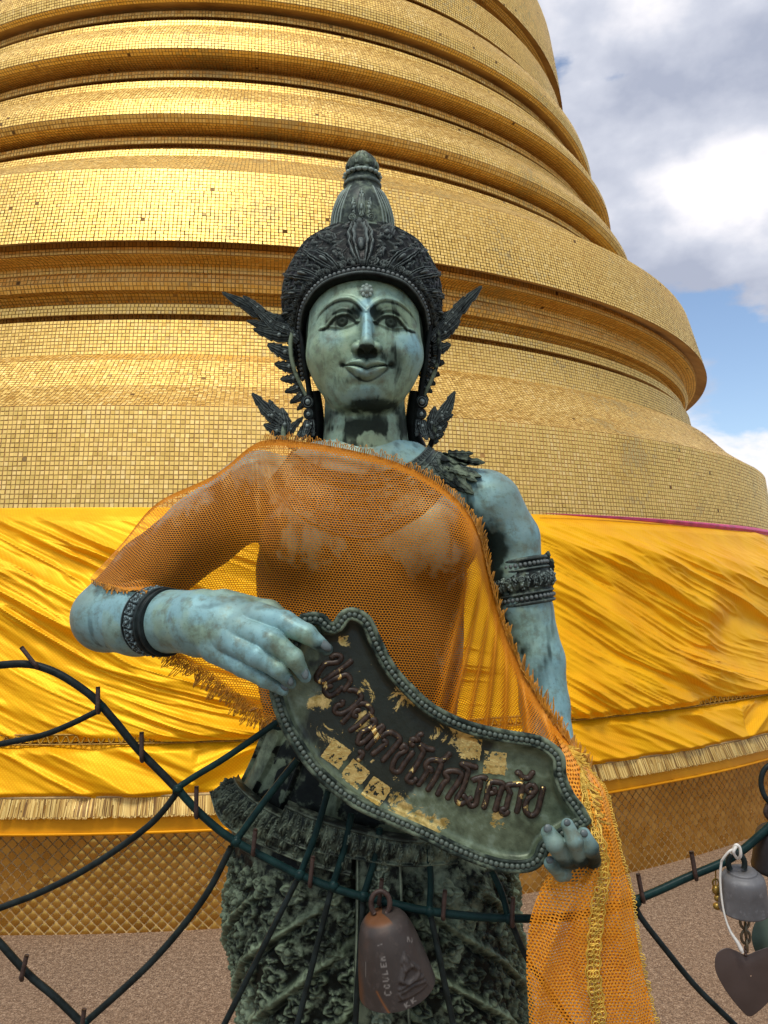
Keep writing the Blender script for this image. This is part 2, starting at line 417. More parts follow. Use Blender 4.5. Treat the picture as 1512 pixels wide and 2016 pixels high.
# ------------------------------------------------------------------ yellow cloth wrapped round the stupa
def make_satin(name, c1, c2, rough=.34, weave=True):
    m, nt, b = mat_base(name); N = NT(nt); uv = N.n('ShaderNodeUVMap').outputs[0]
    w = N.n('ShaderNodeTexWave', wave_type='BANDS', bands_direction='DIAGONAL'); w.inputs['Scale'].default_value = 38; N.l(uv, w.inputs[0])
    mp_ = N.n('ShaderNodeMapping'); mp_.inputs['Scale'].default_value = (-1, 1, 1); N.l(uv, mp_.inputs[0])
    w2 = N.n('ShaderNodeTexWave', wave_type='BANDS', bands_direction='DIAGONAL'); w2.inputs['Scale'].default_value = 38; N.l(mp_.outputs[0], w2.inputs[0])
    wv = N.m('MULTIPLY', w.outputs['Fac'], w2.outputs['Fac'])
    c = N.mix(N.mr(N.noise(3, 4, .6), .35, .65), c1, c2)
    if weave: c = N.mix(N.m('MULTIPLY', wv, .5), c, tuple(min(1, x*1.35+.01) for x in c2))
    N.l(c, b.inputs['Base Color']); b.inputs['Roughness'].default_value = rough
    b.inputs['Metallic'].default_value = .22; b.inputs['Specular IOR Level'].default_value = .45
    b.inputs['Specular Tint'].default_value = (1, .8, .3, 1)
    if weave: N.bump(wv, .12, .002, b)
    return m
SATIN = make_satin('yellow_satin', (.79, .34, .003), (.88, .44, .005), .46)
SATIN2 = make_satin('orange_cloth', (.66, .25, .004), (.78, .33, .005), .45, False)
banner = thing('cloth_banner', 'broad shiny yellow cloth wrapped around the stupa with pleats and a fringe', 'cloth', (CX, CY, 0))
# outline of the cloth: heights of its bands as a function of azimuth (metres along the wall, 0 = toward the camera)
ZT = prof[-5][1]-.004
zb = hit(370, 1624, 6.72)[2]+EYE
za = hit(370, 1448, 6.60)[2]+EYE; zc = hit(370, 1556, 6.68)[2]+EYE; zf = hit(370, 1590, 6.70)[2]+EYE
def cloth_R(z):
    return np.interp(z, [zb, za, ZT-.08, ZT], [6.79, 6.67, 6.33, 6.275])
ns, nzr = 1500, 300
S_ = np.linspace(-1.45, 1.45, ns)*6.6; 
def folds(s, z):
    """fold displacement in metres; s along the wall (+ = left in the picture), z height"""
    x = -s
    u = (z-za)/(ZT-za)
    # drape repeats: lines leave the top edge and run down to the right, flattening at the hem
    seg0 = x+1.9
    ph = np.mod(seg0, 3.3)
    L_ = 1.25
    q = z+.95*(1-np.exp(-ph/L_))*(.25+.75*np.clip(1.3-u, 0, 1))+.05*x
    st = np.stack([q*5.5, x*.32], -1)
    f1 = noise(st, 3); f2 = noise(np.stack([q*12+3*f1, x*.7], -1), 8); f3 = noise(np.stack([q*27+2*f2, x*1.6+q], -1), 12); f4 = noise(np.stack([q*60, x*4+q*9], -1), 15)
    r1 = (1-np.abs(2*f1-1))**1.5; r2 = (1-np.abs(2*f2-1))**1.8
    amp = .30+.7*sstep(0, .25, 1-u)
    cr_ = fbm(np.stack([x*5+q*6, q*10-x], -1), 3, 77)
    gt = .35+.65*sstep(.25, .6, noise(np.stack([x*1.1+z, z*2.6], -1), 91)); amp = amp*gt*sstep(0, .4, ph)*sstep(3.3, 2.9, ph)
    return amp*(.022*(1-np.abs(2*f3-1))**3+.010*(1-np.abs(2*f4-1))**3+.085*r1+.042*r2+.012*f3+.004*f4+.030*cr_)
def band(name, z0, z1, R0, nzn, mat, off, foldf=None, parent=banner, amp=1.0, uvs=1.0):
    zz = np.linspace(0, 1, nzn); s = S_[:, None]; 
    z = z0+(z1-z0)*zz[None, :]+0*s
    Rr = R0(z)+off
    if foldf is not None: Rr = Rr+amp*foldf(s+0*z, z)
    a = AZC-s/6.6          # s>0 -> left?
    v = np.stack([CX+Rr*np.cos(a), CY+Rr*np.sin(a), z], -1)
    uv = np.stack([s+0*z, z], -1)*uvs
    return part(name, v, grid_quads(len(S_), nzn), mat, parent, uv=uv)
TOPFIX = lambda s, z: folds(s, z)*sstep(0, .06, ZT-z)*(.55+.45*sstep(0.0, .04, z-za))
band('main_cloth', za, ZT, cloth_R, nzr, SATIN, .015, TOPFIX)
def lowf(s, z):
    u = (z-zc)/(za-zc); x = -s
    side = np.where(np.mod(x+1.9, 3.3) < 1.6, 1.0, -1.0)
    q = x*1.0+(z-zc)*2.2*side
    f1 = noise(np.stack([q*3.2, z*1.2], -1), 31); f2 = noise(np.stack([q*7.5, z*2], -1), 33); f3 = fbm(np.stack([q*16, z*12], -1), 2, 35)
    return .05*(1-np.abs(2*f1-1))+.03*(1-np.abs(2*f2-1))+.015*f3
band('lower_panel', zc, za-.015, cloth_R, 60, SATIN, .005, lambda s, z: lowf(s, z)*(.35+.65*sstep(0, .05, za-z)*sstep(0, .03, z-zc)))
band('under_panel', zb, zc+.02, cloth_R, 24, SATIN2, -.008, lambda s, z: .012*fbm(np.stack([s*3, z*9], -1), 3, 41))
# hem roll along the bottom
def ring_tube(name, z, off, r, mat, wob=.0, seed=1, kx=5, sides=6):
    s = np.linspace(-9.4, 9.4, 1400); a = AZC-s/6.6
    zz = z+wob*(noise(np.stack([s*1.3, s*0], -1), seed)-.5); Rr = cloth_R(zz)+off
    P = np.stack([CX+Rr*np.cos(a), CY+Rr*np.sin(a), zz], -1)
    return tpart(name, tube(P, r, sides), mat, banner)
ring_tube('hem_roll', zb, .008, .008, SATIN2, .01, 3)
BRAID = simple('gold_braid', (.50, .27, .03), .5, .4, .5, 90)
TAPE = simple('beige_tape', (.62, .42, .17), .6, .1, .3, 60)
ring_tube('fringe_tape', zc+.002, .02, .008, TAPE)
# braid: small zigzag loops
s = np.linspace(-6.0, 6.0, 6000); a = AZC-s/6.6
zz = za+.012+.015*np.sin(s*2*PI/.046); Rr = cloth_R(zz)+.075*.9
Rr = cloth_R(zz)+.052
tpart('braid_trim', tube(np.stack([CX+Rr*np.cos(a), CY+Rr*np.sin(a), zz], -1), .0045, 4), BRAID, banner)
v = []; 
ring_tube('braid_cord', za+.034, .050, .006, BRAID)
ring_tube('braid_cord', za-.008, .050, .004, BRAID)
# fringe strands
FR = simple('pale_gold_fringe', (.78, .56, .24), .42, .3, .45, 55)
_N = NT(FR.node_tree); _g = _N.n('ShaderNodeNewGeometry'); _b = FR.node_tree.nodes['Principled BSDF']
_N.l(_N.ramp(_g.outputs['Random Per Island'], [(0, (.13, .055, .006)), (.45, (.46, .26, .045)), (1, (.82, .60, .20))]), _b.inputs['Base Color'])
nf = 8500; s = np.sort(rng.uniform(-5.6, 5.6, nf)); a = AZC-s/6.6
clump = fbm(np.stack([s*7, s*0], -1), 3, 51); Lf = (zc-zf)*(.92+.16*rng.random(nf))
lean = (clump-.5)*.07+rng.normal(0, .014, nf); 
vs = []
for k_ in range(5):
    t = k_/4; x = s+lean*t*t*Lf*1.8; aa = AZC-x/6.6; z = zc-Lf*t
    Rr = cloth_R(z)+.028+.014*t+.010*noise(np.stack([s*20, s*0+t], -1), 53)
    wv = .0030*(1-.3*t)
    for sg in (-1, 1):
        a2 = aa+sg*wv/6.6; vs.append(np.stack([CX+Rr*np.cos(a2), CY+Rr*np.sin(a2), z], -1))
V = np.stack(vs, 1).reshape(nf, 10, 3); q = np.array([[0, 1, 3, 2], [2, 3, 5, 4], [4, 5, 7, 6], [6, 7, 9, 8]])
tag(part('fringe', V.reshape(-1, 3), (q[None]+10*np.arange(nf)[:, None, None]).reshape(-1, 4), FR, banner), kind='stuff')
# pink ribbon tied along the cloth's top edge on the right
PINK = simple('pink_cloth', (.62, .07, .20), .5, 0, .4, 12)
x = np.linspace(1.75, 5.2, 260); a = AZC+x/6.6; wd = np.interp(x, [1.75, 2.1, 3.2, 5.2], [.002, .014, .036, .05])
pv = []
for j in range(9):
    t = j/8; z = ZT+.004-t*wd*1.0+.004*noise(np.stack([x*3, x*0], -1), 5); Rr = 6.32+.012*math.sin(t*PI)+.010*noise(np.stack([x*1.2, x*0+t*5], -1), 6)
    pv.append(np.stack([CX+Rr*np.cos(a), CY+Rr*np.sin(a), z], -1))
tag(part('pink_ribbon', np.stack(pv), grid_quads(9, 260), PINK), 'thin pink ribbon lying along the top edge of the yellow cloth at the right', 'ribbon')
# ------------------------------------------------------------------ signed distance sculpting
def smin(a, b, k): 
    h = np.clip(.5+.5*(b-a)/k, 0, 1); return b*(1-h)+a*h-k*h*(1-h)
def smax(a, b, k): return -smin(-a, -b, k)
def s_sph(p, c, r): return np.linalg.norm(p-c, axis=-1)-r
def s_ell(p, c, r):
    r = np.asarray(r, float); q = (p-c)/r; k0 = np.linalg.norm(q, axis=-1); k1 = np.linalg.norm(q/r, axis=-1)
    return k0*(k0-1)/(k1+1e-9)
def s_cap(p, a, b, ra, rb):
    a = np.asarray(a, float); b = np.asarray(b, float); ba = b-a; pa = p-a
    h = np.clip((pa@ba)/(ba@ba), 0, 1); return np.linalg.norm(pa-h[:, None]*ba, axis=-1)-(ra+(rb-ra)*h)
def s_chain(p, pts, rs, k=6):
    d = None
    for i in range(len(pts)-1):
        e = s_cap(p, pts[i], pts[i+1], rs[i], rs[i+1]); d = e if d is None else smin(d, e, k)
    return d
def polygonize(sdf, lo, hi, h, f=4):
    lo = np.asarray(lo, float); hi = np.asarray(hi, float); n = (np.ceil((hi-lo)/(h*f)).astype(int))
    cg = [lo[k]+h*f*(np.arange(n[k])+.5) for k in range(3)]
    G = np.stack(np.meshgrid(*cg, indexing='ij'), -1).reshape(-1, 3)
    C = sdf(G).reshape(n); near = np.abs(C) < h*f*1.35
    F = np.repeat(np.repeat(np.repeat(C, f, 0), f, 1), f, 2).astype(np.float32)
    M = np.repeat(np.repeat(np.repeat(near, f, 0), f, 1), f, 2)
    I = np.argwhere(M); P = lo+h*(I+.5)
    vals = np.concatenate([sdf(c) for c in np.array_split(P, max(1, len(P)//400000))]); F[I[:, 0], I[:, 1], I[:, 2]] = vals
    S = F < 0
    cnt = sum(S[a:S.shape[0]-1+a, b:S.shape[1]-1+b, c:S.shape[2]-1+c].astype(np.int8) for a in (0, 1) for b in (0, 1) for c in (0, 1))
    cells = np.argwhere((cnt > 0) & (cnt < 8)); N = len(cells)
    cid = -np.ones(np.array(S.shape)-1, np.int32); cid[tuple(cells.T)] = np.arange(N)
    corner = np.array([(a, b, c) for a in (0, 1) for b in (0, 1) for c in (0, 1)])
    fv = np.stack([F[tuple((cells+c).T)] for c in corner], 1)
    acc = np.zeros((N, 3)); w = np.zeros(N)
    for i in range(8):
        for j in range(i+1, 8):
            if np.abs(corner[i]-corner[j]).sum() != 1: continue
            a, b = fv[:, i], fv[:, j]; x = (a < 0) != (b < 0); t = np.where(x, a/(a-b+1e-12), 0)
            acc += np.where(x[:, None], corner[i]+(corner[j]-corner[i])*t[:, None], 0); w += x
    V = lo+h*(cells+.5+acc/w[:, None])
    Q = []
    for ax in range(3):
        a1, a2 = (ax+1) % 3, (ax+2) % 3
        s0 = [slice(None)]*3; s1 = [slice(None)]*3; s0[ax] = slice(0, -1); s1[ax] = slice(1, None)
        e = np.argwhere(S[tuple(s0)] != S[tuple(s1)]); e = e[(e[:, a1] > 0) & (e[:, a2] > 0) & (e[:, a1] < S.shape[a1]-1) & (e[:, a2] < S.shape[a2]-1)]
        neg = S[tuple(e.T)]
        u = np.zeros(3, int); u[a1] = 1; v_ = np.zeros(3, int); v_[a2] = 1
        q = np.stack([cid[tuple((e-u-v_).T)], cid[tuple((e-v_).T)], cid[tuple(e.T)], cid[tuple((e-u).T)]], 1)
        q[~neg] = q[~neg][:, ::-1]; Q.append(q[(q >= 0).all(1)])
    Q = np.concatenate(Q)
    for _ in range(2):
        g = grad(sdf, V); d = sdf(V); V = V-g*np.clip(d, -h, h)[:, None]
    return V, Q
def grad(sdf, V, e=.6):
    g = np.stack([sdf(V+np.eye(3)[k]*e)-sdf(V-np.eye(3)[k]*e) for k in range(3)], -1)
    return g/(np.linalg.norm(g, axis=1)[:, None]+1e-9)
def march(sdf, px, py, near=900., far=1750., it=60):
    """depth (statue units point) where the sight lines meet the surface; nan if none"""
    d = rays(px, py); d = d/d[..., 1:2]; sh = d.shape[:-1]; d = d.reshape(-1, 3); t = np.full(len(d), near); ln = np.linalg.norm(d, axis=1)
    alive = np.ones(len(d), bool)
    for _ in range(it):
        p = d*t[:, None]; p[:, 1] -= 1500; v = sdf(p); t = np.where(alive, t+np.maximum(v, -20)*.85/ln, t); alive = alive & (t < far)
    p = d*t[:, None]; p[:, 1] -= 1500; bad = np.abs(sdf(p)) > 4; p[bad] = np.nan
    return p.reshape(*sh, 3)

# ---------------- head
FD = -108.
def fx(px, py, dy=FD):
    p = W(px, py, dy); return np.array([p[..., 0], p[..., 2]]).T if np.ndim(px) else np.array([p[0], p[2]])
HC = W(718, 665, 8)
def head_base(p):
    d = s_ell(p, HC+np.array([0, 0, 8]), (119, 128, 158))
    d = smin(d, s_ell(p, W(718, 705, -30), (108, 92, 112)), 26)
    d = smin(d, s_ell(p, W(719, 771, -60), (50, 48, 42)), 44)
    d = smin(d, s_cap(p, W(650, 700, -55), W(684, 768, -60), 41, 35), 24)
    d = smin(d, s_cap(p, W(788, 700, -55), W(752, 768, -60), 41, 35), 24)
    return d
def head_sdf(p):
    d = head_base(p)
    # neck
    n = s_cap(p, W(718, 790, 12), W(721, 905, 10), 80, 88)
    n = smin(n, s_ell(p, W(722, 950, 8), (135, 85, 45)), 34)
    d = smin(d, n, 9)
    # nose
    b0, b1 = W(722, 602, -108), W(722, 672, -150)
    ns_ = s_cap(p, b0, b1, 8, 10); d = smin(d, ns_, 15)
    d = smin(d, s_ell(p, W(722, 680, -143), (14.5, 16, 13.5)), 7)
    d = smin(d, s_ell(p, W(704, 685, -124), (11.5, 14, 11)), 5); d = smin(d, s_ell(p, W(741, 685, -124), (11.5, 14, 11)), 5)
    d = smax(d, -s_ell(p, W(711, 693, -138), (6.5, 12, 6)), 3); d = smax(d, -s_ell(p, W(735, 693, -138), (6.5, 12, 6)), 3)
    # ears: long lobes at the sides
    for sx, xx in ((-1, 604), (1, 834)):
        e = s_ell(p, W(xx-sx*2, 690, 22), (9, 26, 62)); d = smin(d, e, 6)
    return d
def polyd(q, pts, w=None):
    """distance from 2-D points to a polyline, and parameter 0..1 along it"""
    best = np.full(len(q), 1e9); par = np.zeros(len(q)); n = len(pts)-1
    for i in range(n):
        a, b = pts[i], pts[i+1]; ba = b-a; pa = q-a; h = np.clip((pa@ba)/(ba@ba+1e-9), 0, 1)
        d = np.linalg.norm(pa-h[:, None]*ba, axis=1); m = d < best; best[m] = d[m]; par[m] = ((i+h)/n)[m]
    return best, par
def FP(pts, dy=FD, n=8): return catmull(fx(*np.array(pts, float).T, dy), n)
def ridge(d, w): return np.exp(-(d/w)**2)
def face_relief(V):
    """outward displacement (units) of the face front, drawn from the features' own curves"""
    q = V[:, [0, 2]]; D = np.zeros(len(V)); dark = np.zeros(len(V))  # dark: shade painted into sockets, lids, nostrils and lips, plus the dark iris
    sel = (V[:, 1] < -30)
    for s in (0, 1):
        mir = (lambda L: L) if s == 0 else (lambda L: [(1443.5-x, y) for x, y in L])
        brow = FP(mir([(616, 628), (626, 612), (642, 600), (662, 592), (684, 592), (701, 600), (712, 613), (719, 622)]), -100)
        d, t = polyd(q, brow); taper = np.sin(np.clip(t, .03, .99)*PI)**.35
        # socket: below the brow line
        up = np.interp(q[:, 0] if s == 0 else -q[:, 0], brow[:, 0] if s == 0 else -brow[:, 0], brow[:, 1])-q[:, 1]
        inx = sstep(0, 8, (q[:, 0]-brow[0, 0])*(1 if s == 0 else -1))*sstep(0, 8, (brow[-1, 0]-q[:, 0])*(1 if s == 0 else -1))
        eyec = FP(mir([(671, 634)]*2), -100)[0]
        rel = (q-eyec)/np.array([44, 36]); rr_ = np.linalg.norm(rel, axis=1)
        sock = sstep(1.1, .35, rr_)*sstep(0, 5, up)*inx
        D -= 8.5*sock
        inner = fx(*(mir([(702, 622)])[0]), -105); di = np.linalg.norm((q-inner)/np.array([13, 15]), axis=1); D -= 8*sstep(1.3, .1, di)*sstep(-2, 5, up)
        dark += .75*sstep(1.5, .3, di)*sstep(-1, 5, up)
        D += 5.0*ridge(d-1, 4.2)*taper*(up < 3); D += 5*ridge(d, 3.2)*taper*(up >= 3)
        dark += .9*ridge(np.abs(up-6.0), 3.0)*inx*taper+.42*sock
        # eyeball
        ec = fx(*(mir([(671, 634)])[0]), -100); e = (q-ec)/np.array([31, 15]); er = np.linalg.norm(e, axis=1)
        D += 7.5*np.sqrt(np.clip(1-er**2, 0, 1))
        lidu = FP(mir([(630, 643), (640, 642), (648, 635), (658, 626.5), (673, 621.5), (688, 625), (698, 632), (704, 639)]), -104)
        lidl = FP(mir([(646, 641), (658, 646), (673, 648), (688, 646), (703, 640)]), -104)
        crea = FP(mir([(644, 630), (654, 618), (672, 611), (690, 616), (701, 627)]), -102)
        du, tu = polyd(q, lidu); dl, tl = polyd(q, lidl); dc, tc_ = polyd(q, crea)
        D += 6.5*ridge(du, 2.7)+3.6*ridge(dl, 1.9)+3.0*ridge(dc, 2.2)
        below = sstep(-1, 2.5, -(q[:, 1]-np.interp(q[:, 0]*(1 if s == 0 else -1), lidu[:, 0]*(1 if s == 0 else -1), lidu[:, 1])))
        inside = (er < 1.02)
        dark += .85*ridge(du-4.2, 2.4)*below+.5*ridge(dl, 2)*0+.5*(ridge(np.abs(dc)-0, 6)*.8)
        ir = fx(*(mir([(674, 634)])[0]), -112); di = np.linalg.norm(q-ir, axis=1)
        D += (-2.2*ridge(di-9.5, 1.6)-3.0*ridge(di, 3.0))*inside*sstep(12, 10, np.abs(di)); dark += (.5*ridge(di-9.5, 2)+.9*ridge(di, 3.2)+.65*sstep(11, 8, di))*inside
        # nostril wing groove and smile fold
        g = FP(mir([(700, 674), (692, 682), (693, 692)]), -122); d, _ = polyd(q, g); D -= 3.2*ridge(d, 3); dark += .5*ridge(d, 4)
    nosd = np.linalg.norm((q-fx(722, 697, -125))/np.array([33, 9.5]), axis=1); dark += .7*sstep(1.25, .45, nosd)
    for nx in (711, 735): dark += .6*sstep(1.3, .6, np.linalg.norm((q-fx(nx, 691, -138))/np.array([7, 7]), axis=1))
    # lips
    MD = -112
    ut = FP([(677, 720), (690, 716), (704, 711.5), (715, 711.5), (722, 716), (729, 711.5), (740, 711.5), (755, 716), (768, 721)], MD)
    um = FP([(675, 719), (686, 722), (698, 722.5), (711, 726), (722, 730), (733, 726), (746, 723), (758, 722), (770, 719)], MD)
    lb = FP([(682, 725), (692, 734), (705, 744), (722, 749.5), (739, 744), (753, 734), (763, 725)], MD)
    def yat(c, x): o = np.argsort(c[:, 0]); return np.interp(x, c[o, 0], c[o, 1])
    yt, ym, yb = yat(ut, q[:, 0]), yat(um, q[:, 0]), yat(lb, q[:, 0])
    inm = sstep(fx(674, 720, MD)[0], fx(690, 720, MD)[0], q[:, 0])*sstep(fx(771, 720, MD)[0], fx(755, 720, MD)[0], q[:, 0])
    tu = np.clip((q[:, 1]-ym)/(yt-ym+1e-3), -1, 2); tl = np.clip((ym-q[:, 1])/(ym-yb+1e-3), -1, 2)
    mound = ridge(np.linalg.norm((q-fx(722, 727, MD))/np.array([54, 34]), axis=1), 1)*5
    D += mound
    for cx_, s_ in ((650, 1), (794, 1)): D += 5*ridge(np.linalg.norm((q-fx(cx_, 700, -90))/np.array([24, 26]), axis=1), 1)
    D += inm*(8.5*np.sin(np.clip(tu, 0, 1)*PI)**.6+1.5*(tu > 0)*(tu < 1))
    cup = 1-.25*ridge(q[:, 0]-fx(722, 735, MD)[0], 5)
    D += inm*10.5*cup*np.sin(np.clip(tl, 0, 1)*PI)**.65
    d, t = polyd(q, um); D -= 4.0*ridge(d, 1.9); dark += .95*ridge(d, 1.9)
    d, t = polyd(q, ut); D += 2.2*ridge(d-1, 1.8)*inm; 
    d, t = polyd(q, lb+np.array([0, -2.5])); dark += .8*ridge(d, 2.2)*inm; D -= 1.0*ridge(d, 3.)*inm
    for cx_ in (674, 771):
        d = np.linalg.norm(q-fx(cx_, 719, MD), axis=1); D -= 5*ridge(d, 6); dark += .85*ridge(d, 5)
    d = np.linalg.norm((q-fx(722, 757, -110))/np.array([30, 7]), axis=1); D -= 4*ridge(d, 1)
    d, _ = polyd(q, FP([(722, 702), (722, 711)], -120)); D -= 2.2*ridge(d, 3.2); dark += .35*ridge(d, 3)
    return D*sel, np.clip(dark, 0, 1)*sel

# ---------------- torso and arms
el_L = W(211, 1215, -70); wr_L = W(352, 1223, -190)
def arm_up_L(p): return s_chain(p, [W(512, 962, 20), W(402, 1045, 0), W(300, 1127, -30), el_L], [77, 73, 69, 63], 14)
def arm_R(p):
    return s_chain(p, [W(960, 1000, 20), W(1004, 1060, 20), W(1018, 1130, 15), W(1036, 1200, 10), W(1062, 1300, -5), W(1072, 1390, -20), W(1078, 1440, -40)], [72, 57, 52, 50, 47, 46, 44], 12)
def torso(p):
    q = p*np.array([1, 1/.62, 1])
    def Q(x, y, d=0): w = W(x, y, d); return w*np.array([1, 1/.62, 1])
    d = s_chain(q, [Q(715, 1010, 5), Q(712, 1120, 5), Q(708, 1260, 8), Q(708, 1340, 8), Q(712, 1440, 8), Q(725, 1560, 8)], [175, 200, 196, 188, 172, 170], 30)*.66
    d = smin(d, s_chain(p, [W(520, 985, 15), W(722, 948, 18), W(945, 985, 15)], [64, 76, 60], 30), 40)
    for bx in (596, 858):
        d = smin(d, s_ell(p, W(bx, 1062, -92), (80, 48, 78)), 30)
    return d
def fore_L(p):
    d = s_chain(p, [el_L, W(272, 1224, -125), wr_L], [62, 59, 53], 12)
    return d
def hand_L(p):
    d = s_chain(p, [wr_L, W(392, 1226, -215)], [53, 53], 10)
    palm = s_cap(p, W(405, 1228, -222), W(470, 1250, -262), 54, 40)
    palm = smin(palm, s_ell(p, W(455, 1238, -248), (62, 36, 52)), 16)
    d = smin(d, palm, 16)
    F_ = [([(508, 1218, -272), (560, 1228, -300), (604, 1248, -318), (643, 1278, -312)], [30, 24, 19.5, 13]),
          ([(480, 1240, -282), (535, 1262, -318), (578, 1295, -324), (601, 1333, -312)], [26, 22.5, 19, 12.5]),
          ([(452, 1262, -280), (508, 1292, -316), (548, 1318, -322), (572, 1346, -308)], [25, 21, 17.5, 12]),
          ([(425, 1278, -262), (480, 1312, -296), (522, 1338, -308), (558, 1360, -304)], [26, 20, 16, 11])]
    fd = None
    for pts, rs in F_:
        e = s_chain(p, [W(*a) for a in pts], [r*f_ for r, f_ in zip(rs, (.90, .84, .77, .74))], 5); fd = e if fd is None else smin(fd, e, 1.0)
    d = smin(d, fd, 12)
    th_ = s_chain(p, [W(440, 1190, -225), W(530, 1205, -235), W(590, 1240, -235)], [26, 19, 14], 8)
    return smin(d, th_, 8)
def arm_lo_R(p):
    d = s_chain(p, [W(1078, 1440, -40), W(1115, 1560, -150), W(1150, 1665, -235)], [43, 36, 30], 10)
    return d
def hand_R(p):
    d = s_ell(p, W(1156, 1680, -232), (27, 20, 34))
    F_ = [([(1140, 1700, -262), (1112, 1688, -300), (1092, 1660, -325), (1080, 1640, -322)], [16, 18, 18, 14.5]),
          ([(1160, 1690, -262), (1143, 1688, -305), (1130, 1655, -330), (1117, 1624, -326)], [16, 17, 16, 12]),
          ([(1172, 1680, -262), (1166, 1692, -296), (1162, 1668, -322), (1149, 1643, -322)], [15, 16, 15.5, 13]),
          ([(1130, 1722, -262), (1104, 1720, -290), (1084, 1700, -306)], [13, 14, 13])]
    for pts, rs in F_:
        e = s_chain(p, [W(*a) for a in pts], [r*.80 for r in rs], 3); d = smin(d, e, 1.2)
    return smin(d, arm_lo_R(p), 8)
def drape_sdf(p): return smin(smin(torso(p), arm_up_L(p), 22), s_cap(p, W(718, 850, 12), W(721, 905, 10), 84, 88), 20)
def body_sdf(p):
    d = smin(torso(p), smin(arm_up_L(p), arm_R(p), 1), 20)
    d = smin(d, smin(fore_L(p), arm_lo_R(p), 1), 10)
    return d

T_BLUE = []   # named blotches of verdigris, painted shade and dirt: (px, py, dy, rx, ry, blue, dark, olive)
def blotches(V, spec, seed=0, wob=.35):
    """sum of irregular stains and painted shade; V in statue units"""
    n = fbm(V/26., 4, 60+seed)-.5; n2 = fbm(V/9., 3, 90+seed)-.5; out = np.zeros(len(V))
    for px, py, dy, rx, rz, a in spec:
        c = W(px, py, dy); r = np.sqrt(((V[:, 0]-c[0])/rx)**2+((V[:, 2]-c[2])/rz)**2)
        out += a*sstep(1.35, .35, r+wob*2*n+wob*1.3*n2)
    return out
def make_bronze(name, dark=(.008, .012, .009), blue=(.185, .355, .375), olive=(.235, .345, .215), base=None, metal=.25, rough=.46, ptn=0):
    """vertex attributes: blue (0..1 powder-blue against olive), dirt (0..1 black patina plus painted shade)"""
    m, nt, b = mat_base(name); N = NT(nt); o = N.coord()
    n1 = N.noise(9, 6, .62, vec=o); n2 = N.noise(38, 5, .65, vec=o); n3 = N.noise(160, 3, .6, vec=o)
    bl = N.m('ADD', N.attr('blue'), N.m('MULTIPLY', N.m('SUBTRACT', n1, .5), 1.5), clamp=True)
    c = N.mix(bl, olive, blue)
    c = N.mix(N.mr(n2, .44, .68, 0, .5), c, N.mix(bl, (.37, .45, .30), (.28, .46, .49)))
    c = N.mix(N.mr(n2, .50, .32, 0, .7), c, (.115, .125, .085))
    c = N.mix(N.mr(N.noise(3.2, 5, .6, vec=o), .50, .64, 0, .5), c, (.17, .165, .09))
    c = N.mix(N.mr(n3, .60, .72, 0, .35), c, (.03, .04, .035))
    dt = N.m('ADD', N.attr('dirt_shade'), N.m('MULTIPLY', N.m('SUBTRACT', n2, .5), .55))
    dt = N.m('ADD', dt, N.m('MULTIPLY', N.m('SUBTRACT', n1, .5), .25))
    c = N.mix(N.mr(dt, .12, 1.05, 0, .95, True), c, dark)
    N.l(c, b.inputs['Base Color']); N.l(N.mr(dt, .2, .8, metal, 0.0), b.inputs['Metallic'])
    N.l(N.mr(n2, .3, .7, rough*.85, rough*1.35), b.inputs['Roughness']); N.l(N.mr(dt, .2, .9, .35, .08), b.inputs['Specular IOR Level'])
    N.bump(N.m('ADD', n2, N.m('MULTIPLY', n3, .4)), .22, .0035, b); return m
SKIN = make_bronze('verdigris_bronze')

statue = thing('bronze_statue', 'green bronze crowned figure in ornate dress holding a curved plaque before the stupa', 'statue', tuple(toW(np.array([0, 20, -1690]))*np.array([1, 1, 0])))
# head
V, Q = polygonize(lambda p: smax(head_sdf(p), W(720, 948, 0)[2]-p[:, 2], 2), HC+np.array([-150, -185, -300]), HC+np.array([150, 150, 180]), 1.7)
g = grad(head_sdf, V); D, dk = face_relief(V); wt = sstep(-.05, -.55, g[:, 1])
Vn = V.copy(); Vn[:, 1] -= D*wt*.9; 
blue = .14+blotches(V, [(724, 640, -140, 14, 45, .8), (650, 670, -100, 26, 22, .45), (798, 672, -100, 28, 28, .6), (722, 780, -110, 40, 18, .5), (815, 700, -60, 20, 40, .45), (770, 585, -100, 40, 14, .4), (722, 612, -110, 20, 20, .6), (800, 560, -90, 30, 14, .3), (720, 738, -110, 30, 8, .5)], 1)
dirt_shade = dk*.95+blotches(V, [(776, 716, -95, 23, 34, .72), (735, 794, -95, 48, 13, .95), (690, 802, -90, 40, 10, .6), (690, 880, -60, 50, 10, .3), (645, 830, -20, 18, 40, .7), (792, 830, -20, 16, 40, .8), (722, 700, -140, 24, 9, .35), (722, 684, -150, 16, 7, .3), (700, 750, -110, 26, 6, .3), (720, 535, -80, 110, 14, .9), (722, 572, -118, 20, 20, .35), (660, 730, -90, 14, 30, .15), (690, 840, -70, 50, 10, .5)], 2, .3)  # facial recess shade, patina with painted shade under nose and chin, other stains
dirt_shade += .55*sstep(.0, .9, -g[:, 2])*(V[:, 2] < W(720, 790, -60)[2])*0
neckm = sstep(W(720, 800, -60)[2], W(720, 822, -60)[2], V[:, 2]); zr = np.exp(-((V[:, 2]-W(720, 848, -60)[2])/32)**2)
dirt_shade += neckm*(1.25*sstep(.42, .62, fbm(V*np.array([.045, .045, .03]), 4, 201))*zr*ridge(V[:, 0]-HC[0], 75)+.3*sstep(.5, .7, fbm(V*np.array([.06, .06, .02]), 4, 203)))
dirt_shade += .42*sstep(.56, .74, fbm(V*np.array([.09, .09, .016]), 4, 205))
side = sstep(95, 112, np.abs(V[:, 0]-HC[0]))*(V[:, 1] > -45); dirt_shade += side
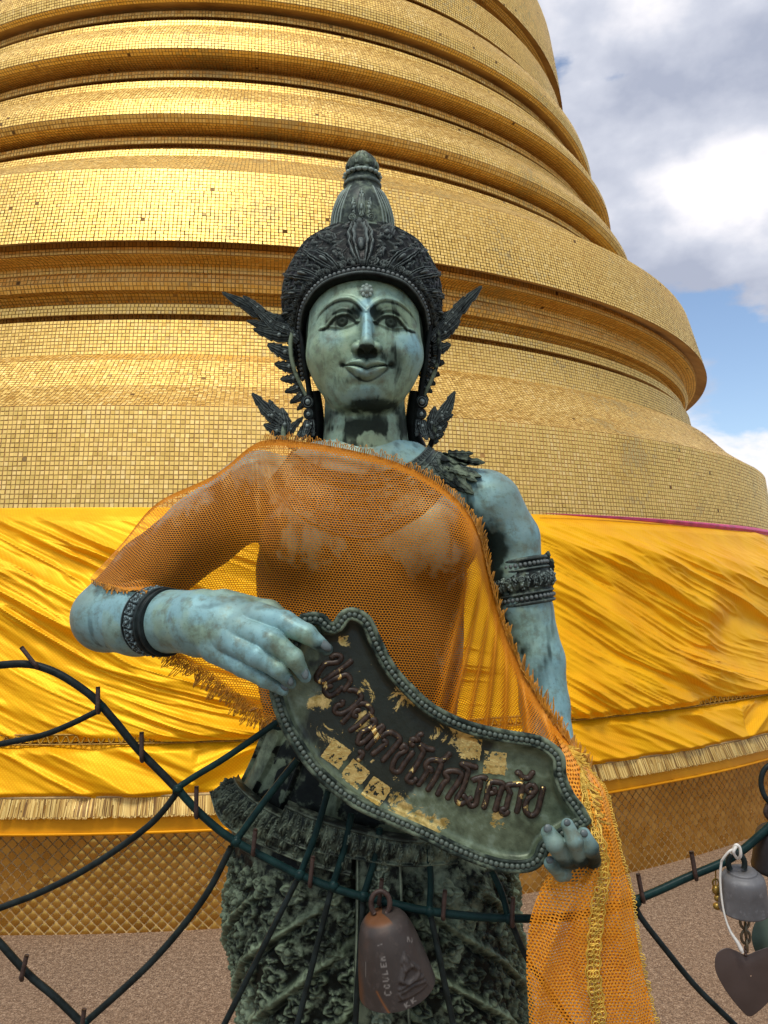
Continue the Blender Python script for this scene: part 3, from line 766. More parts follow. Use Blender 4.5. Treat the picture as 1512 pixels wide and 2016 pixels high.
HEAD = (Vn, Q, blue, dirt_shade)
V, Q = polygonize(body_sdf, [-660, -330, W(720, 1640, 0)[2]], [440, 150, W(720, 880, 0)[2]], 4.0)
blue = .95-.85*blotches(V, [(715, 1200, -100, 260, 330, .85), (1040, 1250, 0, 70, 60, .5), (1010, 1120, 0, 50, 50, .4)], 3)
dirt_shade = blotches(V, [(965, 1110, 0, 30, 100, 1.0), (985, 1080, 0, 45, 30, .5), (975, 1200, 0, 25, 80, .9), (1000, 1330, 0, 30, 90, .6), (1060, 1290, -30, 25, 22, .35), (720, 1130, -130, 70, 120, .7), (600, 1180, -100, 100, 40, .8), (850, 1180, -100, 100, 40, .8), (400, 1120, 0, 120, 60, .8), (700, 1330, -100, 240, 180, 1.2), (700, 1180, -100, 250, 70, .9), (480, 1060, 0, 80, 150, 1.0), (600, 980, -60, 120, 60, .5), (330, 1080, 0, 110, 60, .5), (420, 1010, 0, 90, 50, .35), (860, 1070, -100, 60, 50, .25), (600, 1060, -100, 60, 50, .25), (560, 1150, -60, 60, 60, .6), (920, 1060, 0, 40, 100, .6), (300, 1120, 0, 120, 60, .5), (500, 1060, 0, 60, 80, .5), (380, 1080, 0, 110, 70, .6), (720, 960, -60, 200, 30, .5), (260, 1130, -60, 100, 26, 1.0), (520, 1080, -20, 40, 80, .7), (235, 1275, -100, 80, 12, .35), (1040, 1400, 0, 20, 60, .5)], 4)  # shade painted along the inner arm, torso darkened beneath the net, other stains
dirt_shade = dirt_shade+.55*sstep(.54, .74, fbm(V*np.array([.05, .05, .011]), 4, 207))
BODY = (V, Q, blue, dirt_shade)
V, Q = polygonize(lambda p: smin(hand_L(p), fore_L(p), 1), W(345, 1240, -240)+np.array([-150, -140, -140]), W(600, 1240, -240)+np.array([120, 130, 110]), 1.8)
keep_c = V[:, 0] > wr_L[0]-25
blue = .95+0*V[:, 0]; 
dirt_shade = blotches(V, [(405, 1290, -250, 30, 10, .3), (640, 1276, -320, 22, 16, .8), (598, 1330, -320, 12, 20, .45), (570, 1345, -320, 10, 12, .5), (470, 1190, -240, 60, 14, .2)], 5)
dirt_shade = dirt_shade+.35*sstep(.56, .74, fbm(V*np.array([.03, .03, .05]), 4, 209)); blue = blue-.5*sstep(.5, .7, fbm(V*.025, 3, 211))
HAND = (V, Q, blue, dirt_shade)
V, Q = polygonize(hand_R, W(1120, 1665, -290)+np.array([-75, -90, -75]), W(1120, 1665, -290)+np.array([75, 90, 100]), 1.8)
HAND2 = (V, Q, .75+0*V[:, 0], .28+blotches(V, [(1165, 1690, -300, 20, 40, .6), (1125, 1700, -300, 40, 14, .6), (1080, 1634, -330, 7, 7, .5)], 6))
vs, qs = cat([(HEAD[0], HEAD[1]), (BODY[0], BODY[1]), (HAND[0], HAND[1]), (HAND2[0], HAND2[1])])
part('body', toW(vs), qs, SKIN, statue, attrs={'blue': np.concatenate([a[2] for a in (HEAD, BODY, HAND, HAND2)]), 'dirt_shade': np.concatenate([a[3] for a in (HEAD, BODY, HAND, HAND2)])})

NAILM = simple('fingernail_bronze', (.10, .13, .13), .4, 0, .4, 60)
for x, y, dy, rx, rz, an in ((640, 1271, -330, 12, 6.5, .65), (600, 1326, -322, 6, 9, -.2), (571, 1340, -318, 5.5, 8, -.2), (561, 1352, -314, 8, 5.5, .5), (1079, 1632, -332, 6.5, 6.5, 0), (1117, 1620, -334, 5.5, 5, .3), (1150, 1641, -332, 6, 5.5, 0), (1083, 1694, -315, 6, 5.5, 0)):
    v_, q_ = uvsphere((0, 0, 0), (rx, 3.2, rz), 12, 9); c_, s_ = math.cos(an), math.sin(an)
    v_ = np.stack([v_[:, 0]*c_+v_[:, 2]*s_, v_[:, 1]+.25*v_[:, 2], -v_[:, 0]*s_+v_[:, 2]*c_], -1)+W(x, y, dy+2)
    sd_ = (hand_L if x < 900 else hand_R); ctr_ = W(x, y, dy+2); p_ = march(sd_, np.array([x]), np.array([y]))[0]
    if not np.isnan(p_[0]): v_ = v_-ctr_+p_+np.array([0, .8, 0])
    part('fingernail', toW(v_), q_, NAILM, statue, attrs={'blue': np.zeros(len(v_)), 'dirt_shade': np.zeros(len(v_))})
# ------------------------------------------------------------------ cast ornament
def make_dark(name, hi=(.30, .36, .33), lo=(.005, .006, .006), mid=(.020, .026, .025), pl=.50, ph=.60, green=0.0, rough=.42):
    m, nt, b = mat_base(name); N = NT(nt); o = N.coord()
    g = N.n('ShaderNodeNewGeometry'); n2 = N.noise(45, 5, .65, vec=o); n1 = N.noise(7, 4, .6, vec=o)
    c = N.mix(N.mr(n2, .4, .65), lo, mid)
    if green: c = N.mix(N.mr(N.m('ADD', n1, N.m('MULTIPLY', N.m('SUBTRACT', n2, .5), .8)), .5-green*.3, .72-green*.3), c, (.17, .215, .145))
    w = N.mr(g.outputs['Pointiness'], pl, ph, 0, 1)
    w = N.m('MULTIPLY', w, N.mr(n2, .25, .6, .35, 1))
    c = N.mix(w, c, hi)
    at = N.attr('high'); c = N.mix(N.m('MULTIPLY', at, N.mr(n2, .3, .6, .25, .8)), c, hi)
    N.l(c, b.inputs['Base Color']); b.inputs['Metallic'].default_value = .05; b.inputs['Specular IOR Level'].default_value = .10
    N.l(N.mr(n2, .3, .7, rough*.75, rough*1.3), b.inputs['Roughness'])
    N.bump(n2, .2, .003, b); return m
ORN = make_dark('black_patina_bronze', hi=(.27, .33, .31), pl=.56, ph=.68, mid=(.009, .014, .012), lo=(.004, .005, .005))
ORN_G = make_dark('green_black_bronze', hi=(.30, .36, .27), green=.7, mid=(.03, .042, .036))
BEADM = simple('worn_bead_bronze', (.125, .15, .145), .5, .1, .7, 70)

def gnormals(G):
    du = np.gradient(G, axis=0); dv = np.gradient(G, axis=1); n = np.cross(du, dv); return n/(np.linalg.norm(n, axis=-1)[..., None]+1e-9)
def tear(x, y, lean=0.0, lobes=False):
    """nested flame-shaped leaf, y 0 base .. 1 tip, returns height 0..1 (0 outside)"""
    yy = np.clip(y, 0, 1); w = .62*np.clip(yy+.10, 0, 2)**.5*np.clip(1-yy, 0, 1)**.75*1.25+1e-3
    w = w*(1+.17*(2*np.abs(np.mod(yy*4.5+.2, 1)-.5)-.5)*sstep(.25, .4, yy)) if lobes else w
    s = np.abs(x-lean*yy*yy)/w; ins = (y > -.02) & (y < 1) & (s < 1.05)
    h = .55*np.sqrt(np.clip(1-s*s, 0, 1))+.5*ridge(s-.86, .12)+.38*ridge(s-.50, .12)*(yy < .8)
    h = h-.35*ridge(s-.68, .09)
    bd = np.hypot((x-lean*.08)*1.0, (y-.30)*1.0); h = np.where(bd < .12, .55+.75*np.sqrt(np.clip(1-(bd/.12)**2, 0, 1)), h)
    return np.where(ins, h, 0)
def scroll(x, y, sgn=1):
    r = np.hypot(x, y); th_ = np.arctan2(y*sgn, x); k = (r*2.4-th_/(2*PI)); f = np.abs(k-np.round(k))
    return np.where(r < 1, (ridge(f, .22)*.8+.25)*sstep(1, .85, r), 0)
def flower(x, y, n=4):
    r = np.hypot(x, y); a = np.arctan2(y, x); R_ = .62+.38*np.abs(np.cos(a*n/2)); 
    h = np.where(r < R_, .45+.35*np.cos(np.clip(r/R_, 0, 1)*PI*.5)+.3*ridge(np.mod(a+PI/n, 2*PI/n)-PI/n, .12)*(r < R_)+.3*ridge(r/R_-.85, .12), 0)
    return np.where(r < .26, .85+.5*np.sqrt(np.clip(1-(r/.26)**2, 0, 1)), h-.4*ridge(r-.32, .05))
def stamp(H, U, V_, c, ang, sx, sy, fn, amp, mode='max', **kw):
    x = U-c[0]; y = V_-c[1]; m = (np.abs(x) < 1.6*max(sx, sy)) & (np.abs(y) < 1.6*max(sx, sy))
    if not m.any(): return
    xx = x[m]; yy = y[m]; ca_, sa_ = math.cos(ang), math.sin(ang)
    h = fn((xx*ca_+yy*sa_)/sx, (-xx*sa_+yy*ca_)/sy, **kw)*amp
    H[m] = np.maximum(H[m], h) if mode == 'max' else H[m]+h
def wear(H, k=3, s=1.6, top=.75):
    B = 0
    for a_ in (-k, 0, k):
        for b_ in (-k, 0, k): B = B+np.roll(np.roll(H, a_, 0), b_, 1)/9
    return np.clip((H-B)/s, 0, 1)*top
def sheet(name, G, mat, parent, high=None, cu=False, flip=False):
    nu, nv = G.shape[:2]; q = grid_quads(nu, nv, cu); q = q[:, ::-1] if flip else q
    at = {'high': high if high is not None else np.zeros(nu*nv)}
    return part(name, toW(G.reshape(-1, 3)), q, mat, parent, attrs=at)
LEAFK = 1.35
BEAD_V, BEAD_Q = uvsphere((0, 0, 0), 1, 10, 7)
def bead_mesh(r, mat):
    me = mesh_np('bead', BEAD_V*r*K, BEAD_Q); me.materials.append(mat); return me
def add_beads(pts, r, parent, mat=BEADM, name='bead'):
    me = bead_mesh(r, mat); off = np.array(statue.location) if parent is not None else np.zeros(3)
    p = parent; off = np.zeros(3)
    while p is not None: off += np.array(p.location); p = p.parent
    for w in toW(np.array(pts)):
        o = bpy.data.objects.new(name, me); COL.objects.link(o); o.parent = parent; o.location = w-off
def leaf(base, tip, w, dy=0, bend=.12, th_=None, tipdy=None, nt_=29, bead=True, out=None):
    """solid flame-shaped leaf between two photo points; domed, rimmed, with a bead"""
    w = w*LEAFK
    B = W(base[0], base[1], dy); T_ = W(tip[0], tip[1], dy if tipdy is None else tipdy); D = T_-B; L = np.linalg.norm(D); D = D/L
    view = np.array([0, -1., -.12]); S = np.cross(D, view); S /= np.linalg.norm(S); Nn = np.cross(S, D)
    if Nn[1] > 0: Nn = -Nn
    t = np.linspace(0, 1, nt_); c = B+D*L*t[:, None]+S*(bend*L*np.sin(t*PI*.5)**2*t)[:, None]*(1 if bend else 0)
    hw = w*.5*np.clip(t+.18, 0, 2)**.45*np.clip(1-t, 0, 1)**.62*1.5*((1-.30*sstep(.3, .45, t)*(np.mod(t*4.2, 1)-.35)) if w > 17 else 1)+.25
    ss = np.array([-1, -.86, -.68, -.48, -.22, 0, .22, .48, .68, .86, 1.]); pr = np.array([0, .62, .12, .62, .30, .85, .30, .62, .12, .62, 0])
    th_ = th_ or w*.45
    F = c[:, None]+S*(hw[:, None]*ss[None])[..., None]+Nn*(pr[None]*th_*(hw[:, None]/(w*.5))**.6)[..., None]
    Bk = c[:, None]+S*(hw[:, None]*np.array([.8, 0, -.8])[None])[..., None]-Nn*(th_*.55*(hw/(w*.5))[:, None]*np.array([.7, 1, .7])[None])[..., None]
    G = np.concatenate([F, Bk], 1); m_ = G.shape[1]
    res = [(G.reshape(-1, 3), grid_quads(nt_, m_, False, True))]
    i = np.arange(1, m_-1); res.append((G[0], np.stack([0*i, i, i+1, i+1], -1)))
    if bead:
        k_ = 8; res.append(uvsphere(c[k_]+Nn*th_*.66, w*.135, 8, 6))
    return res
def leaves_part(name, specs, parent, mat=ORN, **kw):
    ms = []
    for s_ in specs: ms += leaf(*s_[:3], **{**kw, **(s_[3] if len(s_) > 3 else {})})
    v, q = cat(ms); q, t = fixq(q)
    pat = np.array([0, .7, 0, .45, 0, .6, 0, .45, 0, .7, 0, 0, 0, 0]); hi = np.concatenate([np.tile(pat, len(m_[0])//14) if len(m_[0]) == 406 else np.full(len(m_[0]), .5 if len(m_[0]) > 20 else 0) for m_ in ms])
    return part(name, toW(v), q, mat, parent, tris=t, attrs={'high': hi})

# ---- crown hood
I_ = [(606, 742, 18), (600, 700, 6), (597, 655, -14), (601, 615, -48), (616, 584, -80), (643, 559, -106), (680, 545.5, -120), (717, 541, -125), (754, 545.5, -120), (791, 559, -106), (817, 584, -80), (832, 615, -48), (837, 655, -14), (836, 700, 6), (832, 742, 18)]
O_ = [(592, 748, 40), (578, 700, 42), (564, 650, 42), (556, 594, 38), (561, 547, 26), (583, 500, 8), (618, 461, -16), (712, 426, -40), (807, 461, -16), (843, 500, 8), (864, 547, 26), (869, 594, 38), (862, 650, 42), (850, 700, 42), (840, 748, 40)]
Iw = np.array([W(*p) for p in I_]); Ow = np.array([W(*p) for p in O_]); Ow[7] += 0
NU, NV = 620, 110
Ic = resample(catmull(Iw, 20), NU); Oc_ = catmull(Ow, 20)
# keep corresponding parameters (same control index)
pi_ = np.linspace(0, 1, len(catmull(Iw, 20))); Li = np.concatenate([[0], np.cumsum(np.linalg.norm(np.diff(catmull(Iw, 20), axis=0), axis=1))]); s_n = np.linspace(0, Li[-1], NU)
par = np.interp(s_n, Li, pi_); Oc = np.stack([np.interp(par, pi_, Oc_[:, k]) for k in range(3)], -1)
vv = np.linspace(0, 1, NV)
G = Ic[:, None]*(1-vv[None, :, None])+Oc[:, None]*vv[None, :, None]
Lc = np.linalg.norm(Oc-Ic, axis=1)
Nn = gnormals(G); Nn *= np.sign((Nn*(G-HC)).sum(-1))[..., None]
bul = np.sin(np.clip(vv, 0, 1)*PI)**.8*9*np.clip(Lc/90, .35, 1)[:, None]
Uu = np.broadcast_to(s_n[:, None], (NU, NV)); dist = vv[None, :]*Lc[:, None]      # distance from the rim
H = np.zeros((NU, NV))
H += 5.0*ridge(dist-4, 2.6)+3.2*ridge(dist-21, 2.0)-2.5*ridge(dist-12.5, 4.5)
mid = s_n[-1]/2
for k_ in range(-7, 8):
    wd, ht = (30, 400) if abs(k_) <= 2 else (25, 400)
    c = mid+k_*39+(0 if k_ == 0 else np.sign(k_)*3); 
    if c < 20 or c > s_n[-1]-20: continue
    Lk = np.interp(c, s_n, Lc); ht = min(ht, (Lk-28)*(.92 if k_ % 2 == 0 else .74))
    if ht < 10: ht = 10
    ang = -k_*.10
    stamp(H, Uu, dist, (c, 27), ang, wd, ht, tear, 12.0 if k_ else 14, lean=.16*np.sign(k_), lobes=True)
    stamp(H, Uu, dist, (c-13, 31), 0, 9, 9, scroll, 8.5, sgn=1); stamp(H, Uu, dist, (c+13, 31), 0, 9, 9, scroll, 8.5, sgn=-1)
    if k_ < 7 and Lk > 90:
        stamp(H, Uu, dist, (c+19.5, Lk*.62), ang, 15, Lk*.34, tear, 8, lean=.2*np.sign(k_+.5))
    if k_ < 7:
        stamp(H, Uu, dist, (c+19.5, 48), ang, 11, min(34, Lk*.4), tear, 7.0, lean=.2*np.sign(k_ + .5))
        stamp(H, Uu, dist, (c+19.5, 24), ang, 7, 20, tear, 5.5)
H2 = np.zeros(H.shape)
for r_i, d0_ in enumerate(range(26, 175, 15)):
    for c_ in np.arange(8+(r_i % 2)*8, s_n[-1]-6, 16): stamp(H2, Uu, dist, (c_, d0_), .5*(1 if (r_i % 2) else -1)*(1 if c_ < mid else -1)-.0, 7.5, 24, tear, 4.0, lean=.4*(1 if c_ < mid else -1))
H2 *= (dist < Lc[:, None]*.95)
H = np.where(H > 3.0, H, np.maximum(H, H2*sstep(24, 28, dist)))
wf = sstep(24, 30, dist)*(1-sstep(.90, .99, vv)[None])
H += wf*1.6*(fbm(np.stack([Uu*.16, dist*.09+Uu*.05], -1), 3, 5)-.5)*2
H += 2.2*ridge((1-vv[None])*Lc[:, None]-3, 2.2)
G = G+Nn*(bul+H)[..., None]
# turned-in lip against the face and a back wall closing over the skull
lip = G[:, :1]+(HC+np.array([0, 20, 0])-G[:, :1])*np.array([.06, .0, .06])+np.array([0, 14, 0])
bk1 = Oc+np.array([0, 26, 2]); ctr = HC+np.array([0, 95, 60]); bk2 = Oc*.45+ctr*.55+np.array([0, 46, 10])
G = np.concatenate([lip, G, bk1[:, None], bk2[:, None], np.broadcast_to(ctr+np.array([0, 40, 0]), (NU, 1, 3))], 1)
hc_ = np.zeros((NU, NV+4)); hc_[:, 1:NV+1] = wear(H, 3, 3.0, .62)
crown = sheet('crown', G, ORN, statue, high=hc_.ravel())
bp = []
Gi = Ic+(Oc-Ic)/Lc[:, None]*12.5; Nb = Nn[:, 12]
dd = resample(Gi+Nb*4.2, step=9.3); bp = dd
add_beads(bp, 4.2, crown)
# ---- spire: bell with mouldings, ring and lotus bud
AX = W(713.5, 440, 8)
def zrow(r_, y): return W(713, y, 8-r_)[2]
sp = [(68, 452), (66, 441), (66.5, 437), (65, 434), (64, 424), (62.5, 405), (58, 388), (50.5, 372), (41, 362), (37.5, 358.5), (36.5, 354), (39.5, 349), (39, 345), (33, 340), (31, 334), (35.5, 331), (35.5, 327.5), (30, 324.5), (31, 320), (33, 316), (31, 310), (24, 305), (14, 300), (6, 296.5), (.8, 295)]
sp = np.array([(r_, zrow(r_, y)) for r_, y in sp]); sp = sp[np.concatenate([[True], np.diff(sp[:, 1]) > 0])] if False else sp
spc = resample(catmull(sp, 8), 260); NA = 300; aa = np.linspace(0, 2*PI, NA+1)[:-1]-PI/2
G = np.stack([AX[0]+spc[:, 0][None, :]*np.cos(aa)[:, None], AX[1]+spc[:, 0][None, :]*np.sin(aa)[:, None], spc[:, 1][None, :]+0*aa[:, None]], -1)
Uu = (aa+PI/2)[:, None]+0*G[..., 0]; Uu = np.where(Uu > PI, Uu-2*PI, Uu); R0 = np.maximum(spc[:, 0], 3)[None]+0*Uu
zb0, zb1 = zrow(64, 434), zrow(40, 362); tz = (G[..., 2]-zb0)/(zb1-zb0)
H = np.zeros(Uu.shape); body_m = sstep(.0, .05, tz)*sstep(1.02, .93, tz)
au = np.abs(Uu); lines = 0
for c_ in (.72, .86, 1.02, 1.2, 1.4, 1.62, 1.9, 2.2, 2.6): lines = lines+3.2*ridge((au-c_*(.86+.14*np.cos(tz*3)))*R0, 2.4)-3.2*ridge((au-c_*(.86+.14*np.cos(tz*3))-.085)*R0, 2.0)
H += body_m*lines
xx = Uu*R0; yy = (G[..., 2]-zb0)
for (cx_, cy_, a_, sx_, sy_, am_) in ((0, 9, 0, 17, 62, 5.0), (-14, 16, .1, 11, 38, 3.6), (14, 16, -.1, 11, 38, 3.6)): stamp(H, xx, yy, (cx_, cy_), a_, sx_, sy_, tear, am_)
for sg in (-1, 1): stamp(H, xx, yy, (sg*19, 8), 0, 8, 8, scroll, 4.5, sgn=-sg)
ring_z = zrow(35.5, 329.5); H += 1.6*np.abs(np.cos(Uu*9))*ridge(G[..., 2]-ring_z, 3.5)
tb = (G[..., 2]-zrow(31, 322))/(zrow(2, 295)-zrow(31, 322)); pb = (tb > 0)
H += np.where(pb, 3.4*np.abs(np.cos(Uu*4.5+tb*.6))**.7*np.clip(np.sin(np.clip(tb, 0, 1)*PI*.85), 0, 1)-1.5, 0)*np.clip(spc[:, 0][None]/20, 0, 1)
Nr = gnormals(G); Nr *= np.sign((Nr*np.stack([np.cos(aa), np.sin(aa), 0*aa], -1)[:, None]).sum(-1)+1e-6)[..., None]
G = G+Nr*H[..., None]
hg = np.clip(.35+0*Uu, 0, 1)
SPIRE = make_dark('spire_bronze', hi=(.30, .38, .34), mid=(.055, .075, .065), lo=(.022, .030, .027), pl=.495, ph=.58, green=.25)
v = part('crown_spire', toW(G.reshape(-1, 3)), grid_quads(NA, 260, True), SPIRE, statue, attrs={'high': wear(H, 3, 1.4, .6).ravel()})
ms = []
for k_ in range(18):
    a_ = k_*2*PI/18; ms.append(uvsphere(AX*np.array([1, 1, 0])+np.array([36*math.cos(a_), 36*math.sin(a_), zrow(36, 331)]), (5.5, 5.5, 4.2), 8, 6))
vq, fq = cat(ms); vq_ = part('bead_ring', toW(vq), fq, SPIRE, statue)
ms = []
for ring_, n_, r0, y0, r1, y1, wd in ((0, 9, 31, 324, 22, 303, 22), (1, 7, 27, 316, 9, 297, 18)):
    for k_ in range(n_):
        a_ = -PI/2+(k_+.5*ring_)*2*PI/n_; dr = np.array([math.cos(a_), math.sin(a_), 0]); tn = np.array([-dr[1], dr[0], 0])
        t = np.linspace(0, 1, 9); rad = r0+(r1-r0)*t**1.8+3.5*np.sin(t*PI); zz_ = zrow(r0, y0)+(zrow(r1, y1)-zrow(r0, y0))*t
        hw = wd*.5*np.clip(t+.5, 0, 1)*np.clip(1-t, 0, 1)**.6+.3; ss = np.linspace(-1, 1, 5)
        P = AX*np.array([1, 1, 0])+dr*(rad[:, None]+2.6*(1-ss[None]**2))[..., None]+tn*(hw[:, None]*ss[None])[..., None]+np.array([0, 0, 1])*zz_[:, None, None]
        ms.append((P.reshape(-1, 3), grid_quads(9, 5)))
vq, fq = cat(ms); part('lotus_bud', toW(vq), fq, SPIRE, statue)
# forehead mark
fm = uvsphere(W(722, 572, -119), (9, 3.5, 10), 12, 8); v_, q_ = fm
ms = [fm, uvsphere(W(722, 571, -124), (4.5, 4, 5.5), 10, 7)]
for k_ in range(8): a_ = k_*PI/4; ms.append(uvsphere(W(722+9*math.cos(a_), 572+10*math.sin(a_), -119), (4.2, 3, 4.4), 8, 6))
tpart('forehead_mark', (toW(cat(ms)[0]), cat(ms)[1]), SPIRE, statue)

# ---- winged ear ornaments, built from separate flame leaves
LW = [((574, 662), (447, 562), 26, dict(dy=20, bend=-.10)), ((545, 628), (473, 614), 15, dict(dy=14, bend=.15)), ((566, 650), (484, 640), 18, dict(dy=10, bend=.10)), ((572, 662), (498, 662), 24, dict(dy=8, bend=.18)), ((560, 640), (521, 606), 15, dict(dy=24, bend=-.2)), ((575, 640), (538, 610), 14, dict(dy=18, bend=-.2)), ((570, 640), (551, 622), 12, dict(dy=12, bend=-.2)),
      ((578, 700), (524, 684), 25, dict(dy=10, bend=.10)), ((582, 722), (541, 726), 22, dict(dy=10, bend=.22)), ((588, 742), (555, 756), 19, dict(dy=10, bend=.25)), ((594, 758), (566, 780), 17, dict(dy=10, bend=.25)), ((599, 772), (578, 800), 16, dict(dy=10, bend=.25)), ((604, 786), (590, 811), 13, dict(dy=10, bend=.2)),
      ((548, 650), (500, 600), 17, dict(dy=4, bend=-.05)), ((520, 616), (478, 582), 14, dict(dy=4, bend=.0)), ((590, 672), (560, 640), 20, dict(dy=0, bend=.1)), ((572, 652), (530, 634), 16, dict(dy=0, bend=0))]
RW = [((864, 660), (938, 555), 26, dict(dy=20, bend=.10)), ((876, 640), (922, 590), 15, dict(dy=10, bend=-.15)), ((872, 652), (914, 618), 18, dict(dy=8, bend=-.12)), ((862, 664), (911, 640), 20, dict(dy=8, bend=-.18)), ((864, 638), (893, 600), 15, dict(dy=18, bend=.2)), ((858, 632), (880, 612), 13, dict(dy=14, bend=.2)),
      ((852, 690), (889, 686), 22, dict(dy=10, bend=-.2)), ((848, 712), (873, 722), 19, dict(dy=10, bend=-.25)), ((842, 730), (862, 745), 17, dict(dy=10, bend=-.25)), ((838, 746), (853, 762), 16, dict(dy=10, bend=-.25)), ((833, 758), (846, 777), 14, dict(dy=10, bend=-.25)), ((829, 772), (839, 792), 12, dict(dy=10, bend=-.2)),
      ((882, 630), (912, 586), 14, dict(dy=4)), ((848, 672), (872, 640), 18, dict(dy=0, bend=-.1)), ((868, 650), (896, 612), 16, dict(dy=2))]
for specs in (LW, RW):
    orn = None
    for s_ in specs:
        p = leaves_part('ear_ornament' if orn is None else 'flame_leaf', [s_], statue if orn is None else orn)
        if orn is None: orn = p
    sx = 1 if specs is LW else -1
    X = lambda x: x if sx == 1 else 1437-x
    sp_ = [(577, 650, 0), (572, 675, -6), (574, 705, -8), (582, 735, -6), (594, 762, -2), (604, 782, 0)]
    P = catmull([W(X(a), b, c) for a, b, c in sp_], 8); tpart('spine', (toW(tube(P, 4.2, 8)[0]), tube(P, 4.2, 8)[1]), ORN, orn) if False else None
    vq, fq = tube(P, np.linspace(5, 3.5, len(P)), 8); tpart('spine', (toW(vq), fq), ORN_G, orn)
    ms = []
    # hanging side locks and ear drop
    P = catmull([W(X(a), b, c) for a, b, c in [(590, 640, -10), (596, 680, -18), (600, 715, -14), (606, 750, -8), (610, 780, -4)]], 8); ms.append(tube(P, np.linspace(5, 6, len(P)), 8))
    P = catmull([W(X(a), b, c) for a, b, c in [(618, 770, 10), (622, 800, 16), (624, 830, 22), (622, 860, 26), (612, 885, 26)]], 8); ms.append(tube(P, np.linspace(13, 17, len(P)), 10))
    vq, fq = cat(ms); tpart('side_lock', (toW(vq), fq), ORN, orn)
    ms = []
    for (x, y, r_) in ((606, 791, 12), (607, 815, 9.5)):
        c = W(X(x), y, -14)
        for rr2, ty in ((r_, 0), (r_*.62, -2.5)):
            a_ = np.linspace(0, 2*PI, 21)[:-1]; P = c+np.stack([rr2*np.cos(a_)*.85, 0*a_+ty, rr2*np.sin(a_)], -1); ms.append(tube(P, 2.1, 6, True))
        ms.append(uvsphere(c+np.array([0, 1, 0]), (r_*.9, 5, r_), 12, 7)); ms.append(uvsphere(c+np.array([0, -5, 0]), r_*.3, 8, 6))
    ms += leaf((X(608), 828), (X(600), 868), 18, dy=-14, bend=.1*sx); ms += leaf((X(612), 826), (X(614), 860), 14, dy=-12, bend=-.1*sx); ms += leaf((X(602), 838), (X(585), 868), 13, dy=-8, bend=.1*sx)
    vq, fq = cat(ms); tpart('ear_drop', (toW(vq), fq), make_dark('ear_drop_bronze', hi=(.34, .42, .40), mid=(.05, .07, .07), pl=.48, ph=.56) if sx == 1 else bpy.data.materials['ear_drop_bronze'], orn)
LL = [((556, 836), (489, 782), 24, dict(bend=.12)), ((548, 822), (526, 789), 16, dict(bend=.1)), ((556, 826), (543, 797), 14, dict(bend=-.1)), ((560, 852), (568, 804), 24, dict(bend=-.25)), ((568, 858), (584, 815), 14, dict(bend=.3)), ((558, 852), (517, 842), 20, dict(bend=.15)), ((566, 862), (546, 872), 17, dict(bend=.4)), ((540, 826), (505, 802), 14, dict(dy=2))]
RL = [((856, 840), (904, 776), 22, dict(bend=-.12)), ((864, 824), (881, 787), 16, dict(bend=.1)), ((872, 818), (897, 800), 15, dict(bend=-.2)), ((850, 848), (846, 800), 20, dict(bend=.2)), ((858, 848), (884, 836), 20, dict(bend=-.2)), ((856, 858), (874, 860), 16, dict(bend=-.3)), ((848, 868), (862, 874), 14, dict(bend=-.3)), ((864, 832), (890, 812), 14, dict(dy=2))]
for specs in (LL, RL):
    orn = None
    for s_ in specs:
        s2 = (s_[0], s_[1], s_[2], {'dy': 8, **s_[3]})
        p = leaves_part('shoulder_flame' if orn is None else 'flame_leaf', [s2], statue if orn is None else orn)
        if orn is None: orn = p
    pts = [(560, 838, 6), (558, 858, 0), (566, 874, 6), (585, 886, 14)] if specs is LL else [(856, 838, 6), (852, 862, 0), (846, 880, 6), (836, 893, 14)]
    P = catmull([W(*a) for a in pts], 8); vq, fq = tube(P, 5.5, 8); tpart('stem', (toW(vq), fq), ORN_G, orn)

# ---- collar draped on the chest
def ground_on(sdf, px, py, off):
    p = march(sdf, px, py); g = grad(sdf, p.reshape(-1, 3)).reshape(p.shape); return p+g*off, g
full = lambda p: smin(body_sdf(p), head_sdf(p), 8)
# strips: inner and outer edges in the photograph, for the bare shoulder side and mirrored under the cloth
inn = catmull([(560, 880), (600, 905), (650, 925), (720, 933), (780, 921), (815, 905), (838, 884), (845, 872)], 30)
out_ = catmull([(500, 935), (550, 985), (630, 1040), (724, 1062), (820, 1020), (872, 972), (903, 925), (906, 900)], 30)
nI = len(inn); nvv = 60; t = np.linspace(0, 1, nvv)
PX = inn[:, None]*(1-t[None, :, None])+out_[:, None]*t[None, :, None]
Gp, gg = ground_on(full, PX[..., 0], PX[..., 1], 3.0)
ok = ~np.isnan(Gp[..., 0]).any(1); Gp = Gp[ok]; gg = gg[ok]; s_c = np.concatenate([[0], np.cumsum(np.linalg.norm(np.diff(Gp[:, 30], axis=0), axis=1))]); m_ = len(Gp)
iu = np.interp(np.linspace(0, 1, 420), np.linspace(0, 1, m_), np.arange(m_)); i0 = np.clip(iu.astype(int), 0, m_-2); fr_ = (iu-i0)[:, None, None]
G2 = Gp[i0]*(1-fr_)+Gp[i0+1]*fr_; g2 = gg[i0]*(1-fr_)+gg[i0+1]*fr_; sc = np.interp(iu, np.arange(m_), s_c)
Uu = sc[:, None]+0*t[None]; Wd = np.linalg.norm(G2[:, -1]-G2[:, 0], axis=1); dist = Wd[:, None]*t[None]
H = np.zeros(Uu.shape)
for f_ in (.02, .17, .30, .80, .97): H += 3.0*ridge((t[None]-f_)*Wd[:, None], 2.2)
H += 2.6*np.abs(np.cos(Uu/3.2))*ridge((t[None]-.095)*Wd[:, None], 3.6)+2.6*np.abs(np.cos(Uu/3.2))*ridge((t[None]-.885)*Wd[:, None], 3.6)
